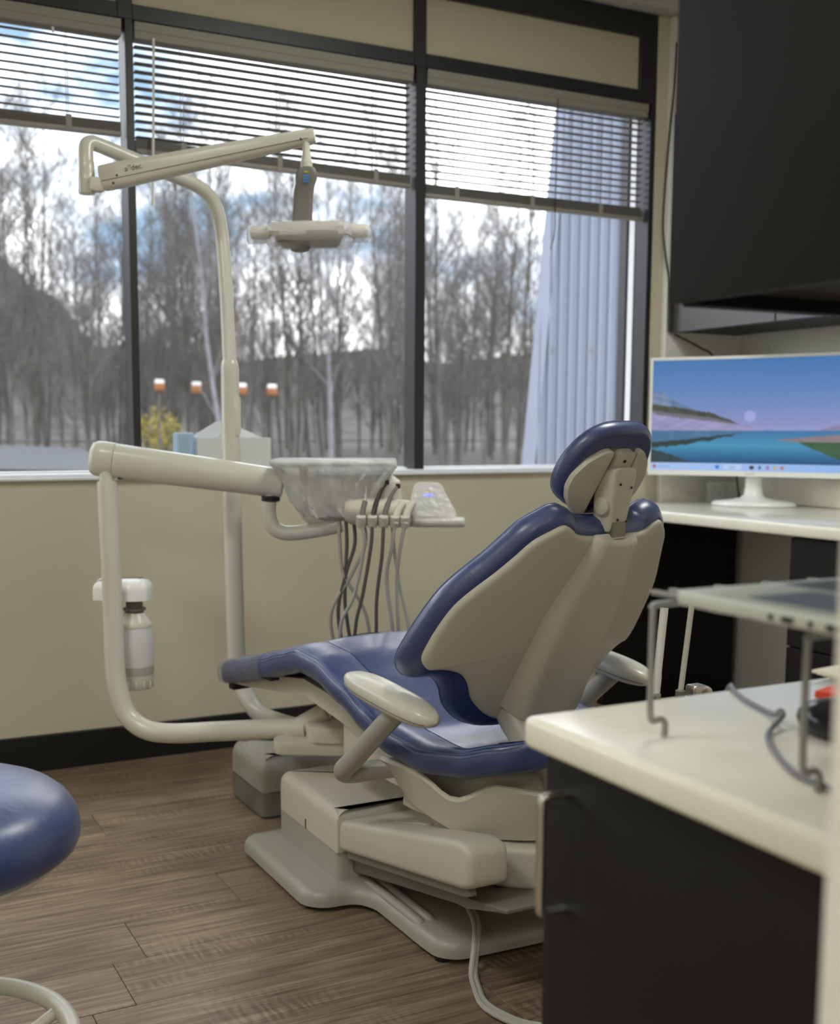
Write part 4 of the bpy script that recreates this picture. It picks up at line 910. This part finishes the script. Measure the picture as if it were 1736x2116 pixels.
bm = B(); bmesh.ops.create_uvsphere(bm, u_segments=20, v_segments=12, radius=.010, matrix=Matrix.Translation((.868, .768, .7706))); tag(obj('black_ball', bm, mat('glossy_black', (22, 24, 30), .12)), 'small glossy black ball between the mouse and the red tray', 'ball')
bm = B(); prism(bm, [(.912, .836), (.93, .80), (1.03, .80), (1.03, .855), (.94, .846)], .7605, .768, .002, 2); tag(obj('red_tray', bm, mat('red_plastic', (225, 70, 35), .35)), 'bright orange red plastic tray on the counter', 'tray')
t = thing('card_pad', 'stack of flat cream cards at the back corner of the counter', 'paper', (.985, .818, .7606))
for k in range(4):
    bm = B(); box(bm, (-.005*k, -.003*(k % 2), .7606+.0032*k), (.11-.004*k, .07, .7636+.0032*k), 0, 1, Matrix.Translation((.993, .826, 0)) @ Matrix.Rotation(radians(4*k-4), 4, 'Z')); obj('card', bm, mat('paper_white', (226, 222, 205), .7), t)

# ------------------------------------------------------------------ assistant instruments beyond the counter
t = thing('suction_holder', 'dark assistant instrument holder arm beyond the counter with suction handles', 'holder', (1.41, 1.6, .50))
bm = B(); box(bm, (1.34, 1.595, .515), (1.47, 1.63, .545), .008, 2); obj('holder_bar', bm, m_dgrey, t)
bm = B(); tube(bm, [(1.44, 1.62, .53), (1.50, 1.72, .45), (1.48, 1.90, .34), (1.42, 1.95, .325)], .014, 12, 5); obj('support_arm', bm, m_enamel, t)
t2 = thing('suction_tube', 'thick white suction tube standing beside the wire leg', 'suction tube', (1.36, 1.62, .55))
bm = B(); tube(bm, [(1.3575, 1.612, .545), (1.365, 1.6145, .60), (1.3815, 1.621, .7132)], .0082, 16, 6, rr=[.0085]*6+[.0075]*7); obj('tube', bm, m_white, t2)
bm = B(); lathe(bm, [(.010, -.008), (.0115, -.006), (.0115, .004), (.009, .007)], (1.3575, 1.612, .553)); obj('collar', bm, m_steel, t2)
t2 = thing('saliva_ejector', 'thin ivory suction tip standing right of the thick white tube', 'suction tube', (1.40, 1.60, .55))
bm = B(); tube(bm, [(1.401, 1.594, .545), (1.4035, 1.595, .5655), (1.4288, 1.6016, .722)], .0052, 12, 5); obj('tip', bm, m_enamel, t2)
bm = B(); lathe(bm, [(.0085, -.01), (.009, -.008), (.009, .008), (.006, .010)], (1.402, 1.5945, .555)); obj('collar', bm, m_dgrey, t2)
t2 = thing('suction_valve', 'chrome suction valve lying at the end of the holder', 'valve', (1.44, 1.59, .555))
bm = B(); box(bm, (1.420, 1.577, .548), (1.452, 1.605, .572), .005, 3); obj('valve_body', bm, m_steel, t2)
bm = B(); cyl(bm, (1.452, 1.583, .561), (1.446, 1.571, .561), .009, 16, .002); obj('valve_knob', bm, m_steel, t2)

# ------------------------------------------------------------------ stool in the left foreground
st = thing('stool', 'blue vinyl stool seat with cream foot ring at the left edge', 'stool', (.112, 1.60, 0))
cx_, cy_ = .112, 1.60
bm = B(); lathe(bm, [(.02, .462), (.12, .461), (.172, .460), (.192, .463), (.203, .472), (.2075, .484), (.208, .498), (.204, .514), (.194, .530), (.178, .543), (.15, .554), (.11, .561), (.05, .564), (.005, .564)], (cx_, cy_, 0), (0, 0, 1), 56); obj('seat', bm, m_blue, st, 60)
bm = B(); lathe(bm, [(.03, .418), (.09, .421), (.145, .432), (.175, .446), (.188, .460), (.17, .464), (.02, .464)], (cx_, cy_, 0), (0, 0, 1), 48); obj('seat_pan', bm, m_enamel, st)
bm = B(); cyl(bm, (cx_, cy_, .09), (cx_, cy_, .42), .025, 20); obj('column', bm, m_steel, st)
bm = B(); tube(bm, [(cx_+.188*cos(2*pi*k/40), cy_+.188*sin(2*pi*k/40), .192) for k in range(40)], .0135, 14, 0, True); obj('foot_ring', bm, m_enamel, st)
for k in range(3):
    a = radians(12+120*k); bm = B(); tube(bm, [(cx_+.02*cos(a), cy_+.02*sin(a), .16), (cx_+.12*cos(a), cy_+.12*sin(a), .165), (cx_+.185*cos(a), cy_+.185*sin(a), .19)], .009, 10, 4); obj('ring_spoke', bm, m_enamel, st)
for k in range(5):
    a = radians(20+72*k); d = Vector((cos(a), sin(a), 0)); c0 = Vector((cx_, cy_, 0))
    bm = B(); loft(bm, [[c0+d*r+Vector((-d.y, d.x, 0))*w*s_+Vector((0, 0, z+h*q)) for s_, q in ((-1, 0), (1, 0), (1, 1), (-1, 1))] for r, w, z, h in ((.015, .022, .075, .035), (.12, .018, .068, .03), (.21, .013, .060, .022))]); lg = obj('base_leg', bm, m_steel, st)
    bm = B(); p = c0+d*.205; cyl(bm, p+Vector((-d.y, d.x, 0))*-.012+Vector((0, 0, .026)), p+Vector((-d.y, d.x, 0))*.012+Vector((0, 0, .026)), .026, 18, .004); cyl(bm, p+Vector((0, 0, .03)), p+Vector((0, 0, .062)), .006, 8); obj('caster', bm, m_dark, lg)

# ------------------------------------------------------------------ outside
def ground_mat(name, a, b, scale, ra=.3, rb=.7):
    m = bpy.data.materials.new(name); m.use_nodes = True; t = m.node_tree; p = t.nodes['Principled BSDF']; p.inputs['Roughness'].default_value = .95
    g_ = t.nodes.new('ShaderNodeNewGeometry'); n = t.nodes.new('ShaderNodeTexNoise'); n.inputs['Scale'].default_value = scale; n.inputs['Detail'].default_value = 8
    mp_ = t.nodes.new('ShaderNodeMapping'); mp_.inputs['Scale'].default_value = (1, 1, .3)
    r = t.nodes.new('ShaderNodeValToRGB'); r.color_ramp.elements[0].color = s2l(a)+(1,); r.color_ramp.elements[1].color = s2l(b)+(1,); r.color_ramp.elements[0].position = ra; r.color_ramp.elements[1].position = rb
    t.links.new(g_.outputs['Position'], mp_.inputs[0]); t.links.new(mp_.outputs[0], n.inputs['Vector']); t.links.new(n.outputs['Fac'], r.inputs[0]); t.links.new(r.outputs[0], p.inputs['Base Color']); return m
def terrain(name, xs, ys, fz, m):
    bm = B(); g_ = [[bm.verts.new((x, y, fz(x, y))) for x in xs] for y in ys]
    for a, b in zip(g_, g_[1:]):
        for i in range(len(xs)-1): bm.faces.new((a[i], a[i+1], b[i+1], b[i]))
    return struct(name, bm, m, None, 80)
fr = lambda a, b, n: [a+(b-a)*i/n for i in range(n+1)]
rnd = random.Random(5)
def gz(x, y): return -.5 if y < 30 else -.5+(y-30)*.03
terrain('ground', fr(-60, 120, 30), fr(4.2, 95, 30), gz, ground_mat('leaf_litter', (58, 53, 48), (86, 80, 74), 1.2))
def ridge(x, y):
    t = (y-62)/22; return gz(x, 62)+max(0, min(1, t))*(6.3+.5*sin(x*.35)+.35*sin(x*1.1+1)+.3*sin(x*2.3))
terrain('hill', fr(-60, 130, 150), fr(60, 96, 14), ridge, ground_mat('wooded_slope', (46, 43, 42), (84, 79, 76), 1.6, .35, .65))
def mount(x, y):
    k = max(0, 1-abs(y-320)/60); return -4+k*max(0, 97-.95*max(22, x)+1.6*sin(x*.22)+1.0*sin(x*.51+1))
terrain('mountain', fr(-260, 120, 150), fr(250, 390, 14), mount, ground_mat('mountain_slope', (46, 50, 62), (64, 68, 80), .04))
m_bark = ground_mat('grey_bark', (56, 53, 50), (104, 100, 96), 5)
m_twig = ground_mat('twigs', (78, 74, 73), (116, 111, 109), 3)
def tree_mesh(seed, h, dens, spread):
    R = random.Random(seed); tb, kb = B(), B()
    def stick(bm, a, b, r0, r1, seg):
        t = (b-a).normalized(); n_ = t.orthogonal().normalized(); q = t.cross(n_)
        loft(bm, [[p+(n_*cos(2*pi*k/seg)+q*sin(2*pi*k/seg))*r for k in range(seg)] for p, r in ((a, r0), (b, r1))], False, False)
    pts = [Vector((0, 0, 0))]; lean = Vector((R.uniform(-.05, .05), R.uniform(-.05, .05), 1))
    for k in range(7): pts.append(pts[-1]+(lean+Vector((R.uniform(-.05, .05), R.uniform(-.05, .05), 0)))*h/7)
    for k in range(7): stick(tb, pts[k], pts[k+1], .0075*h*(1-k/7.6), .0075*h*(1-(k+1)/7.6), 6)
    for k in range(int(h*dens)):
        f = R.uniform(.12, .995)**.75; i = min(6, int(f*7)); p = pts[i].lerp(pts[i+1], f*7-i); a = R.uniform(0, 2*pi)
        ln = spread*h*(1.12-f)**.6*R.uniform(.45, 1); d = Vector((cos(a), sin(a), R.uniform(.9, 2.4))).normalized(); e_ = p+d*ln
        stick(tb, p, e_, .0022*h*(1-f*.7), .0009*h*(1-f*.6), 4)
        for j in range(5):
            s = R.uniform(.25, 1); q = p.lerp(e_, s); d2_ = (d+Vector((R.uniform(-1, 1), R.uniform(-1, 1), R.uniform(-.2, .9)))).normalized(); q2 = q+d2_*ln*R.uniform(.25, .55)
            stick(kb, q, q2, .0007*h, .0004*h, 3)
            for w in range(2): q3 = q.lerp(q2, R.uniform(.3, 1)); stick(kb, q3, q3+(d2_+Vector((R.uniform(-1, 1), R.uniform(-1, 1), R.uniform(-.4, .8)))).normalized()*ln*.36, .0005*h, .0003*h, 3)
    return tb, kb
protos = []
def make_tree(seed, h, dens, spread, label, grp, nm):
    t = thing(nm, label, 'tree', (0, 0, 0), 0, grp); tb, kb = tree_mesh(seed, h, dens, spread)
    obj('trunk', tb, m_bark, t); obj('twigs', kb, m_twig, t, kind='stuff'); return t
def copy_tree(src, loc, rz, s):
    r = src.copy(); COL.objects.link(r); r.location = loc; r.rotation_euler = (0, 0, rz); r.scale = (s, s, s)
    for c in src.children:
        k = c.copy(); COL.objects.link(k); k.parent = r
    return r
LB = 'bare pale birch tree standing in the wood beyond the windows'; LT = 'low bare thicket tree filling the wood beyond the windows'
for k in range(5): protos.append(make_tree(20+k, 11, 5.2, .26, LB, 'bare birches outside', 'bare_tree'))
low = [make_tree(40+k, 5.6, 12, .34, LT, 'thicket trees outside', 'thicket_tree') for k in range(4)]
spots = []
for i in range(105):
    a = radians(rnd.uniform(2, 34)); d = rnd.uniform(28, 62); spots.append((d*sin(a+radians(5)), d*cos(a+radians(5))))
for i, (x, y) in enumerate(spots):
    src = protos[i % 5]; s = rnd.uniform(.82, 1.18)*(1.0 if y > 36 else .82)
    if i < 5: src.location = (x, y, gz(x, y)-.05); src.rotation_euler = (0, 0, rnd.uniform(0, 6)); src.scale = (s, s, s)
    else: copy_tree(src, (x, y, gz(x, y)-.05), rnd.uniform(0, 6), s)
for i in range(90):
    a = radians(rnd.uniform(4, 40)); d = rnd.uniform(34, 63); x, y = d*sin(a), d*cos(a); src = low[i % 4]; s = rnd.uniform(.8, 1.25)
    if i < 4: src.location = (x, y, gz(x, y)-.05); src.scale = (s, s, s)
    else: copy_tree(src, (x, y, gz(x, y)-.05), rnd.uniform(0, 6), s)
# two slender white birch trunks that stand closest
for x, y, lean, lab in ((8.35, 24.2, -.03, 'white slanting birch trunk seen just left of the dental light pole'), (11.1, 25.0, -.02, 'white birch trunk seen just right of the dental light pole')):
    t = thing('white_birch', lab, 'tree', (x, y, gz(x, y)-.05)); tb, kb = tree_mesh(int(x*10), 8.5, 3.5, .16)
    M_ = Matrix.Translation((x, y, gz(x, y)-.05)) @ Matrix.Shear('XY', 4, (lean*3, 0))
    tb.transform(M_); kb.transform(M_); obj('trunk', tb, mat('white_bark', (122, 122, 128), .8, var=.2, vscale=6), t); obj('twigs', kb, m_twig, t, kind='stuff')
# yellow shrub
t = thing('yellow_shrub', 'yellow leaved shrub outside the middle window', 'shrub', (8.25, 29.4, gz(8.2, 29.4)))
bm = B(); R = random.Random(9)
for k in range(1100):
    a = R.uniform(0, 2*pi); r = .62*R.random()**.5; p = Vector((8.22+r*cos(a), 29.4+r*sin(a), gz(8.2, 29.4)+.2+2.15*R.random()*(1-.5*r))); n_ = Vector((R.uniform(-1, 1), R.uniform(-1, 1), R.uniform(-1, 1))).normalized(); u_ = n_.orthogonal().normalized()*.055; w_ = n_.cross(u_)
    bm.faces.new([bm.verts.new(p+q) for q in (u_, w_*.6, -u_, -w_*.6)])
obj('leaves', bm, mat('yellow_leaf', (146, 132, 44), .7, var=.25, vscale=3), t, kind='stuff')
bm = B()
for k in range(7): tube(bm, [(8.22+.05*cos(k), 29.4+.05*sin(k), gz(8.2, 29.4)-.02), (8.22+.3*cos(k*.9), 29.4+.3*sin(k*.9), gz(8.2, 29.4)+1.5)], .02, 5)
obj('stems', bm, m_bark, t)
# orange barrier lights / markers along the far road
for k, (x, y, z) in enumerate(((7.99, 25.40, 1.98), (8.91, 24.94, 1.95), (9.51, 24.63, 1.93), (7.25, 25.78, 2.03))):
    t = thing('road_marker', 'orange marker with white top on a post at the edge of the wood', 'road marker', (x, y, gz(x, y)), 0, 'orange markers in the wood')
    bm = B(); cyl(bm, (x, y, gz(x, y)-.02), (x, y, z-.1), .025, 8); obj('marker_post', bm, m_bark, t)
    bm = B(); cyl(bm, (x, y, z-.12), (x, y, z+.05), .12, 14, .02); obj('barrel', bm, mat('orange_plastic', (140, 84, 34), .5), t)
    bm = B(); cyl(bm, (x, y, z+.045), (x, y, z+.13), .105, 14, .02); obj('barrel_top', bm, m_white, t)
# low shed roof at the left
t = thing('shed', 'low shed with a pale grey sloping roof outside the left window', 'shed', (2.5, 14.5, -.5))
bm = B(); box(bm, (-3.5, 13.7, -.5), (3.3, 16.5, .55)); obj('shed_wall', bm, mat('grey_siding', (140, 142, 146), .8), t)
bm = B(); panel(bm, (-3.8, 13.4, .72), (3.55, 13.4, .50), (3.55, 16.9, .72), (-3.8, 16.9, 1.05), .05); obj('shed_roof', bm, mat('pale_roof', (46, 50, 56), .6, var=.12, vscale=6), t)
# corrugated wing of the building
WD = Vector((cos(YAW), -sin(YAW), 0)); WP = Vector((4.479, 6.734, 0)); WG = Vector((sin(YAW), cos(YAW), 0))
def lean_s(z): return (z-.8)/1.734*.136
cw = thing('metal_clad_wing', 'pale blue grey corrugated metal wing of the building outside the right window', 'building', (4.9, 6.5, -.5))
bm = B(); P_ = .067; prof = []
s = .02
while s < 1.7:
    prof += [(s, 0), (s+.044, 0), (s+.049, -.03), (s+.061, -.03)]; s += P_
top_z = 5.5
vr = []
for s_, d_ in prof:
    zt_ = min(top_z, .8+s_/.136*1.734) if s_ < lean_s(top_z) else top_z
    if zt_ < -.4: continue
    a = WP+WD*s_-WG*d_*-1; vr.append((bm.verts.new(a+Vector((0, 0, -.5))), bm.verts.new(a+Vector((0, 0, zt_)))))
for (a, b), (c, d) in zip(vr, vr[1:]): bm.faces.new((a, c, d, b))
m_clad = mat('pale_blue_cladding', (122, 130, 147), .5)
obj('cladding', bm, m_clad, cw, 20)
bm = B(); loft(bm, [[WP+WD*(lean_s(z)+a)-WG*b+Vector((0, 0, z)) for a, b in ((-.035, .03), (.055, .03), (.055, .0), (-.035, .0))] for z in (-.5, 2.5, top_z)]); obj('edge_flashing', bm, m_clad, cw)
for s_ in (.06, .145, .413, .68):
    bm = B(); p = WP+WD*(s_+.02)-WG*.003+Vector((0, 0, 1.583)); cyl(bm, p, p-WG*.012, .011, 8); obj('cladding_screw', bm, m_dgrey, cw)
bm = B(); box(bm, (2.883, 3.602, .85), (2.8879, 3.652, 2.6)); struct('trim_2', bm, mat('white_metal', (228, 230, 236), .4))
bm = B(); box(bm, (2.876, 3.6605, -.5), (2.99, 3.70, 2.7)); struct('trim_3', bm, m_frame)
